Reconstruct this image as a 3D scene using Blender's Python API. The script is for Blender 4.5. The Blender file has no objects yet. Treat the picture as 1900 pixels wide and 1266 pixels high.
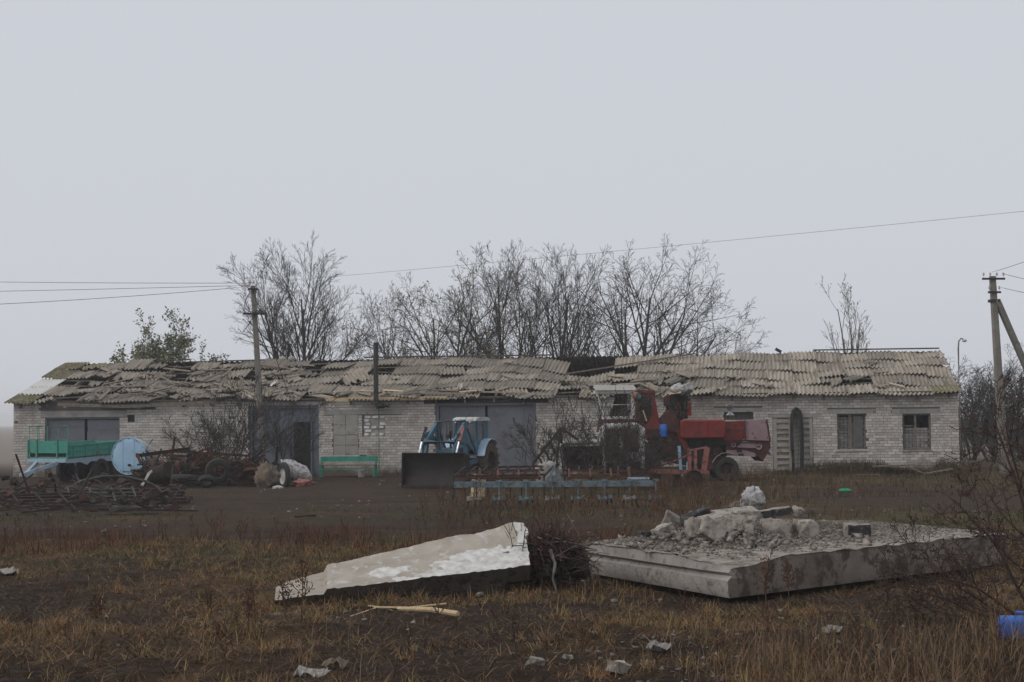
import bpy, bmesh, math, random
import numpy as np
from mathutils import Vector, Matrix, Euler, Quaternion

# ------------------------------------------------------------ camera, sky, sun, exposure
S = bpy.context.scene
col = S.collection
CAM = Vector((0, 0, 2.03))
PITCH, ROLL, FPX = math.radians(2.9), math.radians(-0.504), 2900.0
CROT = Euler((math.pi / 2 + PITCH, 0, 0)).to_matrix() @ Matrix.Rotation(ROLL, 3, 'Z')
cam_d = bpy.data.cameras.new('camera')
cam_d.sensor_width = 36.0
cam_d.lens = FPX / 1900 * 36.0
cam_d.clip_start, cam_d.clip_end = 0.1, 3000
cam_d.dof.use_dof = False
cam = bpy.data.objects.new('camera', cam_d)
col.objects.link(cam)
cam.matrix_world = Matrix.Translation(CAM) @ CROT.to_4x4()
S.camera = cam

SUN_EL, SUN_AZ = math.radians(42), math.radians(248)      # azimuth clockwise from +Y: the brighter part of the cloud is to the left
W = bpy.data.worlds.new('World')
S.world = W
W.use_nodes = True
wn = W.node_tree.nodes
wl = W.node_tree.links
wn.clear()
sky = wn.new('ShaderNodeTexSky')
sky.sky_type = 'NISHITA'
sky.sun_disc = False
sky.sun_elevation, sky.sun_rotation = SUN_EL, SUN_AZ
sky.dust_density = 6.0
skyg = wn.new('ShaderNodeVectorMath'); skyg.operation = 'SCALE'; skyg.inputs['Scale'].default_value = 0.10
wl.new(sky.outputs[0], skyg.inputs[0])
mixw = wn.new('ShaderNodeMix'); mixw.data_type = 'RGBA'
mixw.inputs['Factor'].default_value = 0.93                 # closed cloud and fog over the clear sky
wl.new(skyg.outputs[0], mixw.inputs['A'])
mixw.inputs['B'].default_value = (0.640, 0.664, 0.718, 1)
bg = wn.new('ShaderNodeBackground'); bg.inputs['Strength'].default_value = 1.0
wo = wn.new('ShaderNodeOutputWorld')
wl.new(mixw.outputs['Result'], bg.inputs[0]); wl.new(bg.outputs[0], wo.inputs[0])

sun_d = bpy.data.lights.new('sun', 'SUN')
sun_d.energy, sun_d.angle, sun_d.color = 1.1, math.radians(35), (1.0, 0.97, 0.93)
sun = bpy.data.objects.new('sun', sun_d)
col.objects.link(sun)
sd = Vector((math.sin(SUN_AZ) * math.cos(SUN_EL), math.cos(SUN_AZ) * math.cos(SUN_EL), math.sin(SUN_EL)))
sun.rotation_euler = sd.to_track_quat('Z', 'Y').to_euler()
sun.location = sd * 100

S.view_settings.view_transform = 'Standard'
S.view_settings.look = 'None'
S.view_settings.exposure = 0.0
S.view_settings.gamma = 1.0
S.view_settings.use_curve_mapping = False
S.render.engine = 'CYCLES'
S.cycles.use_denoising = True
S.cycles.volume_bounces = 2
S.cycles.max_bounces = 6
S.cycles.diffuse_bounces = 3
S.cycles.transparent_max_bounces = 6
S.cycles.use_adaptive_sampling = True

R = random.Random(7)
PI = math.pi

def at(px, py, Y):
    """point at depth Y on the sight line through a point of the 1900 px wide photograph"""
    d = CROT @ Vector(((px - 950) / FPX, -(py - 633) / FPX, -1))
    return CAM + d * (Y / d.y)

# ------------------------------------------------------------ mesh helpers
def tag(o, label=None, cat=None, group=None, kind=None):
    if label: o['label'] = label
    if cat: o['category'] = cat
    if group: o['group'] = group
    if kind: o['kind'] = kind
    return o

def empty(name, loc=(0, 0, 0), rz=0.0, label=None, cat=None, group=None, scale=1.0):
    o = bpy.data.objects.new(name, None)
    col.objects.link(o)
    o.location = loc; o.rotation_euler = (0, 0, rz); o.scale = (scale,) * 3
    o.empty_display_size = 0.2
    return tag(o, label, cat, group)

def link(name, me, parent=None, loc=None, rot=None, scale=None):
    o = bpy.data.objects.new(name, me)
    col.objects.link(o)
    if parent is not None: o.parent = parent
    if loc is not None: o.location = loc
    if rot is not None: o.rotation_euler = rot
    if scale is not None: o.scale = scale
    return o

def copy_tree(o, parent=None):
    c = o.copy(); col.objects.link(c)
    if parent is not None: c.parent = parent
    for ch in list(o.children): copy_tree(ch, c)
    return c

def frame(d):
    d = Vector(d).normalized()
    a = Vector((0, 0, 1)) if abs(d.z) < 0.95 else Vector((1, 0, 0))
    x = d.cross(a).normalized()
    return x, x.cross(d).normalized(), d

class MB:
    def __init__(s): s.v = []; s.f = []; s.m = []
    def add(s, vs, fs, mi=0):
        n = len(s.v); s.v.extend([tuple(q) for q in vs])
        for f in fs: s.f.append([i + n for i in f]); s.m.append(mi)
        return s
    def box(s, c, size, rot=None, mi=0, jit=0.0):
        hx, hy, hz = [q / 2 for q in size]
        vs = [Vector((x, y, z)) for x in (-hx, hx) for y in (-hy, hy) for z in (-hz, hz)]
        if jit: vs = [q + Vector((R.uniform(-jit, jit), R.uniform(-jit, jit), R.uniform(-jit, jit))) for q in vs]
        if rot is not None:
            m = rot if isinstance(rot, Matrix) else Euler(rot).to_matrix()
            vs = [m @ q for q in vs]
        c = Vector(c)
        return s.add([q + c for q in vs], [(0, 1, 3, 2), (4, 6, 7, 5), (0, 4, 5, 1), (2, 3, 7, 6), (0, 2, 6, 4), (1, 5, 7, 3)], mi)
    def bar(s, p, q, w, h=None, up=None, mi=0):
        p, q = Vector(p), Vector(q); h = h or w
        d = (q - p)
        x, y, z = frame(d)
        if up is not None:
            x = d.cross(Vector(up)).normalized(); y = x.cross(d).normalized()
        vs = []
        for b in (p, q):
            for sx, sy in ((-1, -1), (1, -1), (1, 1), (-1, 1)): vs.append(b + x * (sx * w / 2) + y * (sy * h / 2))
        return s.add(vs, [(3, 2, 1, 0), (4, 5, 6, 7), (0, 1, 5, 4), (1, 2, 6, 5), (2, 3, 7, 6), (3, 0, 4, 7)], mi)
    def tube(s, pts, rad, n=8, caps=True, mi=0, closed=False):
        pts = [Vector(p) for p in pts]
        if not hasattr(rad, '__len__'): rad = [rad] * len(pts)
        N = len(pts); vs = []; px = None
        for i, p in enumerate(pts):
            if closed: d = pts[(i + 1) % N] - pts[i - 1]
            else: d = pts[min(i + 1, N - 1)] - pts[max(i - 1, 0)]
            if d.length < 1e-9: d = Vector((0, 0, 1))
            d.normalize()
            if px is None: x, y, _ = frame(d)
            else:
                x = px - d * px.dot(d)
                x = x.normalized() if x.length > 1e-6 else frame(d)[0]
                y = d.cross(x)
            px = x
            for k in range(n):
                a = 2 * PI * k / n
                vs.append(p + (x * math.cos(a) + y * math.sin(a)) * rad[i])
        fs = []
        for i in range(N if closed else N - 1):
            j = (i + 1) % N
            for k in range(n):
                l = (k + 1) % n
                fs.append((i * n + k, i * n + l, j * n + l, j * n + k))
        if caps and not closed:
            fs.append(tuple(reversed(range(n)))); fs.append(tuple((N - 1) * n + k for k in range(n)))
        return s.add(vs, fs, mi)
    def cyl(s, p, q, r, n=16, r2=None, mi=0): return s.tube([p, q], [r, r if r2 is None else r2], n, True, mi)
    def lathe(s, prof, n=24, axis='z', c=(0, 0, 0), mi=0, rot=None):
        """prof: list of (radius, height), revolved round the axis"""
        vs = []
        c = Vector(c)
        for r_, h in prof:
            for k in range(n):
                a = 2 * PI * k / n
                q = (r_ * math.cos(a), r_ * math.sin(a), h)
                q = Vector(q) if axis == 'z' else Vector((q[1], q[2], q[0])) if axis == 'y' else Vector((q[2], q[0], q[1]))
                if rot is not None: q = rot @ q
                vs.append(q + c)
        fs = []
        for i in range(len(prof) - 1):
            for k in range(n):
                l = (k + 1) % n
                fs.append((i * n + k, i * n + l, (i + 1) * n + l, (i + 1) * n + k))
        return s.add(vs, fs, mi)
    def prism(s, poly, a, b, axis='y', mi=0):
        """poly: 2D outline; extruded from a to b along the axis ('y': poly is x,z; 'x': y,z; 'z': x,y)"""
        def P(u, v, w): return (u, w, v) if axis == 'y' else (w, u, v) if axis == 'x' else (u, v, w)
        n = len(poly)
        vs = [P(u, v, a) for u, v in poly] + [P(u, v, b) for u, v in poly]
        fs = [tuple(range(n)), tuple(reversed(range(n, 2 * n)))]
        for i in range(n):
            j = (i + 1) % n
            fs.append((i, i + n, j + n, j))
        return s.add(vs, fs, mi)
    def sphere(s, c, r, n=12, m=8, sc=(1, 1, 1), mi=0):
        c = Vector(c)
        prof = [(max(1e-4, r * math.sin(PI * i / m)), -r * math.cos(PI * i / m)) for i in range(m + 1)]
        k0 = len(s.v)
        s.lathe(prof, n, 'z', (0, 0, 0), mi)
        for i in range(k0, len(s.v)):
            q = s.v[i]; s.v[i] = (q[0] * sc[0] + c.x, q[1] * sc[1] + c.y, q[2] * sc[2] + c.z)
        return s
    def mesh(s, name, mats, smooth=True, ang=38, fix=True):
        me = bpy.data.meshes.new(name)
        me.from_pydata(s.v, [], s.f)
        for m in (mats if isinstance(mats, (list, tuple)) else [mats]): me.materials.append(m)
        if any(s.m): me.polygons.foreach_set('material_index', s.m)
        if fix:
            bm = bmesh.new(); bm.from_mesh(me)
            bmesh.ops.recalc_face_normals(bm, faces=bm.faces)
            bm.to_mesh(me); bm.free()
        if smooth:
            me.polygons.foreach_set('use_smooth', [True] * len(me.polygons))
            me.set_sharp_from_angle(angle=math.radians(ang))
        me.update()
        return me
    def build(s, name, mats, parent=None, smooth=True, ang=38, fix=True, **k):
        return link(name, s.mesh(name, mats, smooth, ang, fix), parent, **k)

def torus(mb, c, R_, r_, n=28, m=10, axis='y', sq=1.0, mi=0, rot=None):
    pts = []
    prof = []
    for k in range(m + 1):
        a = 2 * PI * k / m
        cx, cy = math.cos(a), math.sin(a)
        cx = math.copysign(abs(cx) ** sq, cx); cy = math.copysign(abs(cy) ** sq, cy)
        prof.append((R_ + r_[0] * cx, r_[1] * cy))
    return mb.lathe(prof, n, axis, c, mi, rot)

def np_mesh(name, verts, faces, mats, cols=None, smooth=False):
    """verts (n,3), faces (m,3 or 4) -> mesh, fast; cols: per-vertex rgb"""
    me = bpy.data.meshes.new(name)
    nv, (nf, k) = len(verts), faces.shape
    me.vertices.add(nv); me.vertices.foreach_set('co', np.ascontiguousarray(verts, dtype=np.float32).ravel())
    me.loops.add(nf * k); me.loops.foreach_set('vertex_index', np.ascontiguousarray(faces, dtype=np.int32).ravel())
    me.polygons.add(nf)
    me.polygons.foreach_set('loop_start', np.arange(0, nf * k, k, dtype=np.int32))
    me.polygons.foreach_set('loop_total', np.full(nf, k, dtype=np.int32))
    if smooth: me.polygons.foreach_set('use_smooth', np.ones(nf, dtype=bool))
    if cols is not None:
        at_ = me.attributes.new('tint', 'FLOAT_COLOR', 'POINT')
        at_.data.foreach_set('color', np.hstack([cols, np.ones((nv, 1))]).astype(np.float32).ravel())
    for m in (mats if isinstance(mats, (list, tuple)) else [mats]): me.materials.append(m)
    me.update(calc_edges=True)
    return me

# ------------------------------------------------------------ materials
def ramp(n, stops):
    cr = n.color_ramp
    while len(cr.elements) < len(stops): cr.elements.new(0.5)
    for e, (p, c) in zip(cr.elements, stops): e.position = p; e.color = (c[0], c[1], c[2], 1)

MATS = {}
def mat(name, c1, c2=None, c3=None, scale=3.0, cov=0.5, rough=0.85, metal=0.0, bump=0.25, bscale=30.0, rnd=0.0, island=0.0,
        spec=0.3, stain=None, stretch=(1, 1, 1), attr=None, detail=8.0):
    """noise mix of c1 and c2, patches of c3 over share cov, brightness spread per object (rnd) or per loose piece (island)"""
    m = bpy.data.materials.new(name); m.use_nodes = True
    nt = m.node_tree; N = nt.nodes; L = nt.links
    b = N['Principled BSDF']
    b.inputs['Roughness'].default_value = rough; b.inputs['Metallic'].default_value = metal
    b.inputs['Specular IOR Level'].default_value = spec
    tc = N.new('ShaderNodeTexCoord'); oi = N.new('ShaderNodeObjectInfo')
    mm = N.new('ShaderNodeVectorMath'); mm.operation = 'MULTIPLY_ADD'
    cmb = N.new('ShaderNodeVectorMath'); cmb.operation = 'SCALE'; cmb.inputs[0].default_value = (31, 17, 23)
    L.new(oi.outputs['Random'], cmb.inputs['Scale'])
    mm.inputs[1].default_value = stretch
    L.new(tc.outputs['Object'], mm.inputs[0]); L.new(cmb.outputs[0], mm.inputs[2])
    co = mm.outputs[0]
    def noise(sc, det=detail, ro=0.6):
        n = N.new('ShaderNodeTexNoise'); n.inputs['Scale'].default_value = sc
        n.inputs['Detail'].default_value = det; n.inputs['Roughness'].default_value = ro
        L.new(co, n.inputs['Vector']); return n.outputs['Fac']
    def mix(f, a, b_, mode='MIX'):
        x = N.new('ShaderNodeMix'); x.data_type = 'RGBA'; x.blend_type = mode
        for i, v in (('Factor', f), ('A', a), ('B', b_)):
            if hasattr(v, 'links'): L.new(v, x.inputs[i])
            elif i == 'Factor': x.inputs[i].default_value = v
            else: x.inputs[i].default_value = (*v[:3], 1)
        return x.outputs['Result']
    def step(f, lo, hi):
        r_ = N.new('ShaderNodeMapRange'); r_.interpolation_type = 'SMOOTHSTEP'
        r_.inputs['From Min'].default_value = lo; r_.inputs['From Max'].default_value = hi
        L.new(f, r_.inputs['Value']); return r_.outputs['Result']
    if attr:
        a_ = N.new('ShaderNodeAttribute'); a_.attribute_name = attr
        c = mix(step(noise(scale), 0.35, 0.65), a_.outputs['Color'], c2 or (0.5, 0.5, 0.5), 'MULTIPLY') if c2 else a_.outputs['Color']
    else:
        c = mix(step(noise(scale), 0.32, 0.68), c1, c2 or c1)
    if rnd or island:
        src = oi.outputs['Random']
        if island:
            g = N.new('ShaderNodeNewGeometry')
            ad = N.new('ShaderNodeMath'); ad.operation = 'ADD'
            L.new(g.outputs['Random Per Island'], ad.inputs[0]); L.new(oi.outputs['Random'], ad.inputs[1])
            fr = N.new('ShaderNodeMath'); fr.operation = 'FRACT'; L.new(ad.outputs[0], fr.inputs[0]); src = fr.outputs[0]
        a = max(rnd, island)
        mr = N.new('ShaderNodeMapRange'); mr.inputs['To Min'].default_value = 1 - a; mr.inputs['To Max'].default_value = 1 + a * 0.7
        L.new(src, mr.inputs['Value'])
        sc_ = N.new('ShaderNodeVectorMath'); sc_.operation = 'SCALE'; L.new(c, sc_.inputs[0]); L.new(mr.outputs[0], sc_.inputs['Scale'])
        c = sc_.outputs[0]
    if c3: 
        t = 0.5 + (0.5 - cov) * 0.55
        c = mix(step(noise(scale * 1.7 + 0.7, 10, 0.68), t - 0.05, t + 0.05), c, c3)
    if stain:                                           # dirt with a blotchy outline of its own
        c = mix(step(noise(stain[1], 6, 0.7), 0.5, 0.72), c, stain[0])
    L.new(c, b.inputs['Base Color'])
    if bump:
        bp = N.new('ShaderNodeBump'); bp.inputs['Strength'].default_value = bump; bp.inputs['Distance'].default_value = 0.02
        L.new(noise(bscale, 6), bp.inputs['Height']); L.new(bp.outputs[0], b.inputs['Normal'])
    MATS[name] = m
    return m
M = MATS
mat('brick', (0.47, 0.43, 0.39), (0.56, 0.52, 0.475), (0.34, 0.285, 0.24), scale=0.7, cov=0.24, island=0.22, bump=0.5, bscale=60, stain=((0.29, 0.245, 0.205), 0.5))
def splash(m, colr, top=0.55):
    """earth splashed on the foot of a wall, with a ragged blotchy top"""
    nt = m.node_tree; N, L = nt.nodes, nt.links
    b = N['Principled BSDF']; src = b.inputs['Base Color'].links[0].from_socket
    g = N.new('ShaderNodeNewGeometry'); sp = N.new('ShaderNodeSeparateXYZ'); L.new(g.outputs['Position'], sp.inputs[0])
    n = N.new('ShaderNodeTexNoise'); n.inputs['Scale'].default_value = 0.9; n.inputs['Detail'].default_value = 8; n.inputs['Roughness'].default_value = 0.7
    L.new(g.outputs['Position'], n.inputs['Vector'])
    mu = N.new('ShaderNodeMath'); mu.operation = 'MULTIPLY_ADD'; mu.inputs[1].default_value = -2.2; L.new(n.outputs['Fac'], mu.inputs[0]); L.new(sp.outputs['Z'], mu.inputs[2])
    mr = N.new('ShaderNodeMapRange'); mr.inputs['From Min'].default_value = top - 1.1 + 0.22; mr.inputs['From Max'].default_value = top - 1.1 - 0.22; L.new(mu.outputs[0], mr.inputs['Value'])
    x = N.new('ShaderNodeMix'); x.data_type = 'RGBA'; L.new(mr.outputs[0], x.inputs['Factor']); L.new(src, x.inputs['A']); x.inputs['B'].default_value = (*colr, 1)
    L.new(x.outputs['Result'], b.inputs['Base Color'])
splash(M['brick'], (0.155, 0.120, 0.085), 0.30)
mat('mortar', (0.085, 0.075, 0.066), (0.13, 0.115, 0.10), scale=1.5, bump=0.5, bscale=50)
mat('concrete', (0.36, 0.34, 0.31), (0.27, 0.255, 0.235), (0.20, 0.18, 0.16), scale=2.2, cov=0.3, bump=0.5, bscale=45)
mat('plaster', (0.30, 0.28, 0.25), (0.37, 0.345, 0.31), (0.22, 0.19, 0.165), scale=2.5, cov=0.3, bump=0.4)
mat('sheet', (0.27, 0.230, 0.180), (0.37, 0.325, 0.265), (0.17, 0.145, 0.115), scale=6.5, cov=0.34, rnd=0.28, bump=0.35, bscale=40, stretch=(1, 0.10, 0.3), stain=((0.12, 0.102, 0.08), 5.0))
mat('sheet_mossy', (0.20, 0.178, 0.095), (0.27, 0.24, 0.165), (0.15, 0.128, 0.065), scale=3, rnd=0.15, bump=0.4)
mat('sheet_new', (0.66, 0.65, 0.60), (0.74, 0.73, 0.69), (0.5, 0.48, 0.42), scale=3, cov=0.2, bump=0.2)
mat('old_wood', (0.20, 0.165, 0.13), (0.30, 0.25, 0.20), (0.12, 0.10, 0.08), scale=4, stretch=(1, 6, 6), rnd=0.2, bump=0.4)
mat('fresh_wood', (0.48, 0.35, 0.20), (0.58, 0.45, 0.28), (0.34, 0.24, 0.14), scale=4, stretch=(1, 1, 4), cov=0.3, rnd=0.15)
mat('tar_wood', (0.06, 0.05, 0.045), (0.10, 0.085, 0.07), scale=4)
mat('rough_stone', (0.20, 0.165, 0.125), (0.26, 0.215, 0.165), (0.14, 0.11, 0.085), scale=5, cov=0.35, bump=0.7)
mat('inside_shade', (0.035, 0.032, 0.03), (0.05, 0.045, 0.04), scale=1)
mat('door_grey', (0.128, 0.134, 0.152), (0.15, 0.157, 0.177), (0.105, 0.107, 0.12), scale=0.8, cov=0.3, rough=0.6, bump=0.12, stain=((0.10, 0.095, 0.10), 1.4), spec=0.4)
mat('door_blue', (0.105, 0.117, 0.148), (0.125, 0.14, 0.172), (0.085, 0.09, 0.11), scale=0.8, cov=0.3, rough=0.6, bump=0.12, stain=((0.08, 0.085, 0.10), 1.4), spec=0.4)
mat('black_iron', (0.030, 0.029, 0.030), (0.05, 0.045, 0.043), (0.07, 0.045, 0.03), scale=5, cov=0.25, rough=0.7)
mat('rust', (0.075, 0.034, 0.022), (0.12, 0.054, 0.033), (0.04, 0.024, 0.019), scale=5, cov=0.4, rough=0.95, bump=0.5, rnd=0.25)
mat('dark_rust', (0.036, 0.024, 0.020), (0.060, 0.038, 0.030), (0.022, 0.017, 0.016), scale=5, cov=0.4, rough=0.95, bump=0.5, rnd=0.25)
mat('pink_rust', (0.27, 0.105, 0.085), (0.34, 0.15, 0.125), (0.14, 0.06, 0.045), scale=6, cov=0.4, rough=0.85)
mat('window_wood', (0.13, 0.115, 0.10), (0.19, 0.165, 0.14), (0.08, 0.07, 0.06), scale=6, cov=0.35)
mat('bench_green', (0.035, 0.22, 0.17), (0.05, 0.28, 0.21), (0.05, 0.12, 0.09), scale=4, cov=0.2, rough=0.6)
mat('trailer_green', (0.045, 0.245, 0.19), (0.07, 0.31, 0.245), (0.08, 0.15, 0.115), scale=2.5, cov=0.22, rough=0.55, stain=((0.10, 0.075, 0.05), 2.5))
mat('pale_blue', (0.28, 0.40, 0.48), (0.36, 0.48, 0.56), (0.16, 0.15, 0.15), scale=3, cov=0.25, rough=0.6, stain=((0.20, 0.17, 0.14), 3))
mat('tank_blue', (0.30, 0.47, 0.62), (0.36, 0.53, 0.67), (0.26, 0.37, 0.46), scale=1.6, cov=0.2, rough=0.5, bump=0.08, stain=((0.24, 0.29, 0.32), 2.2))
mat('dull_white', (0.40, 0.40, 0.385), (0.50, 0.50, 0.48), (0.24, 0.185, 0.14), scale=3.5, cov=0.34, rough=0.6)
mat('cab_white', (0.62, 0.61, 0.56), (0.72, 0.71, 0.67), (0.30, 0.17, 0.09), scale=5, cov=0.16, rough=0.5)
mat('tractor_blue', (0.045, 0.112, 0.155), (0.07, 0.15, 0.20), (0.06, 0.06, 0.06), scale=5, cov=0.28, rough=0.6, stain=((0.10, 0.075, 0.055), 4))
mat('tractor_pale', (0.30, 0.42, 0.55), (0.38, 0.50, 0.62), (0.20, 0.2, 0.2), scale=4, cov=0.15, rough=0.5)
mat('cult_blue', (0.115, 0.165, 0.185), (0.16, 0.215, 0.235), (0.085, 0.052, 0.038), scale=5, cov=0.32, rough=0.75, stain=((0.09, 0.065, 0.05), 6))
mat('combine_red', (0.170, 0.018, 0.014), (0.225, 0.027, 0.020), (0.085, 0.030, 0.024), scale=2.6, cov=0.36, rough=0.6, spec=0.3, stain=((0.10, 0.045, 0.035), 3.2))
mat('combine_dark', (0.085, 0.023, 0.020), (0.12, 0.034, 0.028), (0.045, 0.026, 0.023), scale=3.2, cov=0.45, rough=0.75, stain=((0.05, 0.035, 0.03), 4))
mat('combine_pink', (0.25, 0.16, 0.17), (0.31, 0.215, 0.225), (0.15, 0.06, 0.05), scale=2.4, cov=0.3, rough=0.6)
mat('grease', (0.020, 0.019, 0.018), (0.035, 0.03, 0.027), scale=4, rough=0.7)
mat('rubber', (0.026, 0.025, 0.025), (0.045, 0.042, 0.040), (0.07, 0.060, 0.050), scale=5, cov=0.3, rough=0.9, bump=0.3)
mat('muddy_rubber', (0.075, 0.058, 0.044), (0.11, 0.087, 0.066), (0.04, 0.034, 0.03), scale=5, cov=0.4, rough=0.95, bump=0.5)
mat('steel', (0.55, 0.56, 0.58), (0.42, 0.43, 0.45), rough=0.35, metal=0.8, bump=0.05)
mat('blue_plastic', (0.015, 0.11, 0.42), (0.02, 0.135, 0.48), (0.04, 0.10, 0.26), scale=5, cov=0.2, rough=0.4, spec=0.5, bump=0.05)
mat('green_plastic', (0.02, 0.28, 0.12), (0.03, 0.34, 0.16), rough=0.4)
mat('orange_paint', (0.45, 0.16, 0.03), (0.5, 0.2, 0.05), rough=0.6)
mat('sacking', (0.38, 0.37, 0.36), (0.50, 0.49, 0.48), (0.20, 0.18, 0.16), scale=5, cov=0.42, rough=0.8, bump=0.5, bscale=18)
mat('brown_cloth', (0.13, 0.10, 0.075), (0.19, 0.15, 0.11), (0.08, 0.06, 0.045), scale=4, cov=0.4, rough=0.95, bump=0.5, bscale=15)
mat('glass_dull', (0.085, 0.08, 0.074), (0.13, 0.122, 0.112), scale=4, rough=0.45, spec=0.5, bump=0)
mat('pole_concrete', (0.175, 0.158, 0.135), (0.22, 0.202, 0.175), (0.13, 0.115, 0.098), scale=2.5, cov=0.35, bump=0.4)
mat('bark', (0.045, 0.039, 0.034), (0.065, 0.057, 0.049), scale=6, bump=0.4)
mat('twig', (0.045, 0.038, 0.033), (0.07, 0.058, 0.049), scale=3, bump=0)
mat('twig_red', (0.070, 0.034, 0.024), (0.10, 0.052, 0.038), (0.05, 0.038, 0.032), scale=4, bump=0)
mat('bark_pale', (0.15, 0.135, 0.115), (0.20, 0.18, 0.155), (0.09, 0.08, 0.07), scale=6, bump=0.3)
mat('leaf_green', (0.11, 0.135, 0.05), (0.15, 0.17, 0.075), (0.17, 0.16, 0.075), scale=1.5, island=0.35, bump=0)
mat('leaf_yellow', (0.30, 0.23, 0.07), (0.22, 0.17, 0.06), scale=1.5, island=0.3, bump=0)
mat('blade', (0.2, 0.2, 0.2), attr='tint', bump=0, rough=0.8, spec=0.2)
mat('white_slab', (0.43, 0.405, 0.365), (0.34, 0.32, 0.29), (0.24, 0.22, 0.19), scale=3.5, cov=0.3, bump=0.45, bscale=35)
mat('whitewash', (0.72, 0.71, 0.69), (0.64, 0.625, 0.60), (0.40, 0.375, 0.34), scale=4, cov=0.22, bump=0.3, bscale=30)
mat('rubble', (0.27, 0.24, 0.205), (0.36, 0.325, 0.28), (0.16, 0.135, 0.11), scale=5, cov=0.42, bump=0.9, bscale=24, rnd=0.22, stain=((0.13, 0.11, 0.09), 6))
mat('bitumen', (0.026, 0.025, 0.026), (0.045, 0.043, 0.042), (0.20, 0.175, 0.145), scale=7, cov=0.34, rough=0.95, bump=0.4)
mat('slab_grey_lit', (0.25, 0.228, 0.205), (0.33, 0.305, 0.275), (0.16, 0.14, 0.12), scale=3.4, cov=0.3, bump=0.7, bscale=26, stain=((0.11, 0.09, 0.07), 5))
mat('slab_brown_shaded', (0.17, 0.135, 0.108), (0.24, 0.20, 0.165), (0.085, 0.066, 0.052), scale=1.7, cov=0.45, bump=0.7, bscale=26, stain=((0.07, 0.054, 0.043), 2.4))
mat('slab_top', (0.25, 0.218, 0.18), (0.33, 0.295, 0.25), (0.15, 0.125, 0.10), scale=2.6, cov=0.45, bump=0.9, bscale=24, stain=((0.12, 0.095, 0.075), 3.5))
mat('blade_black', (0.014, 0.012, 0.012), (0.022, 0.019, 0.018), (0.040, 0.019, 0.015), scale=2.2, cov=0.35, rough=0.7, bump=0.4)
mat('paper', (0.25, 0.235, 0.21), (0.33, 0.31, 0.285), (0.14, 0.115, 0.09), scale=6, cov=0.3, rnd=0.2)

# ------------------------------------------------------------ ground
_tab = np.random.RandomState(3).rand(8, 256, 256)
def vn(x, y, k=0):
    x = np.asarray(x, float); y = np.asarray(y, float)
    xi, yi = np.floor(x).astype(int), np.floor(y).astype(int)
    fx, fy = x - xi, y - yi
    fx, fy = fx * fx * (3 - 2 * fx), fy * fy * (3 - 2 * fy)
    T = _tab[k % 8]
    g = lambda a, b: T[a & 255, b & 255]
    return (g(xi, yi) * (1 - fx) + g(xi + 1, yi) * fx) * (1 - fy) + (g(xi, yi + 1) * (1 - fx) + g(xi + 1, yi + 1) * fx) * fy
def fbm(x, y, k=0, o=4):
    s, a, t = 0, 0.5, 0
    for i in range(o):
        s = s + a * vn(x * 2 ** i + 13.7 * i, y * 2 ** i + 5.1 * i, k + i); t += a; a *= 0.55
    return s / t
def sm(a, lo, hi):
    t = np.clip((np.asarray(a, float) - lo) / (hi - lo), 0, 1); return t * t * (3 - 2 * t)
def near(Y): return 1 - sm(Y, 26, 34)
def gz(x, y):
    x = np.asarray(x, float); y = np.asarray(y, float)
    n = near(y)
    z = (fbm(x * 0.35, y * 0.35, 1, 3) - 0.5) * (0.10 + 0.14 * n)
    z = z + (fbm(x * 1.6, y * 1.6, 2, 4) - 0.5) * (0.03 + 0.10 * n)
    z = z + (fbm(x * 7, y * 7, 5, 3) - 0.5) * 0.055 * n
    g_ = np.exp(-((x - 3.2) / 3.3) ** 2 - ((y - 19.3) / 2.0) ** 2)                      # level dug-out bed under the big slab
    z = z * (1 - 0.8 * g_) - 0.07 * g_
    for cy, dep in ((28.4, 0.07), (30.2, 0.07), (40.0, 0.05), (42.0, 0.05)):          # wheel ruts along the yard track
        w = cy + 0.05 * x + 0.35 * np.sin(x * 0.31)
        z = z - dep * np.exp(-((y - w) / 0.35) ** 2)
    vv = (x + 19.23) * 0.1392 + (y - 60.3) * 0.9903                                   # earth banked against the front wall
    uu = (x + 19.23) * 0.9903 - (y - 60.3) * 0.1392
    bank = sm(vv, -0.9, -0.1) * (1 - sm(vv, 0.02, 0.06)) * sm(uu, -0.5, 0.5) * (1 - sm(uu, 35, 36))
    bank = bank * (0.02 + 0.30 * sm(fbm(uu * 0.8, vv * 0.5 + 3, 2, 3), 0.42, 0.7)) * (1 - np.maximum(np.maximum(sm(uu, 8.8, 9.4) * (1 - sm(uu, 12, 12.4)), sm(uu, 16, 16.5) * (1 - sm(uu, 20.2, 20.6))), 0))
    b = sm(y, 50, 55) * (1 - sm(y, 90, 110))                                          # level ground by the building
    return z * (1 - 0.8 * b) + bank
def gzf(x, y): return float(gz(x, y))
def G(px, py, dz=0.0):
    d = CROT @ Vector(((px - 950) / FPX, -(py - 633) / FPX, -1))
    p = CAM + d * (-CAM.z / d.z)
    p.z = gzf(p.x, p.y) + dz
    return p

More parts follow.
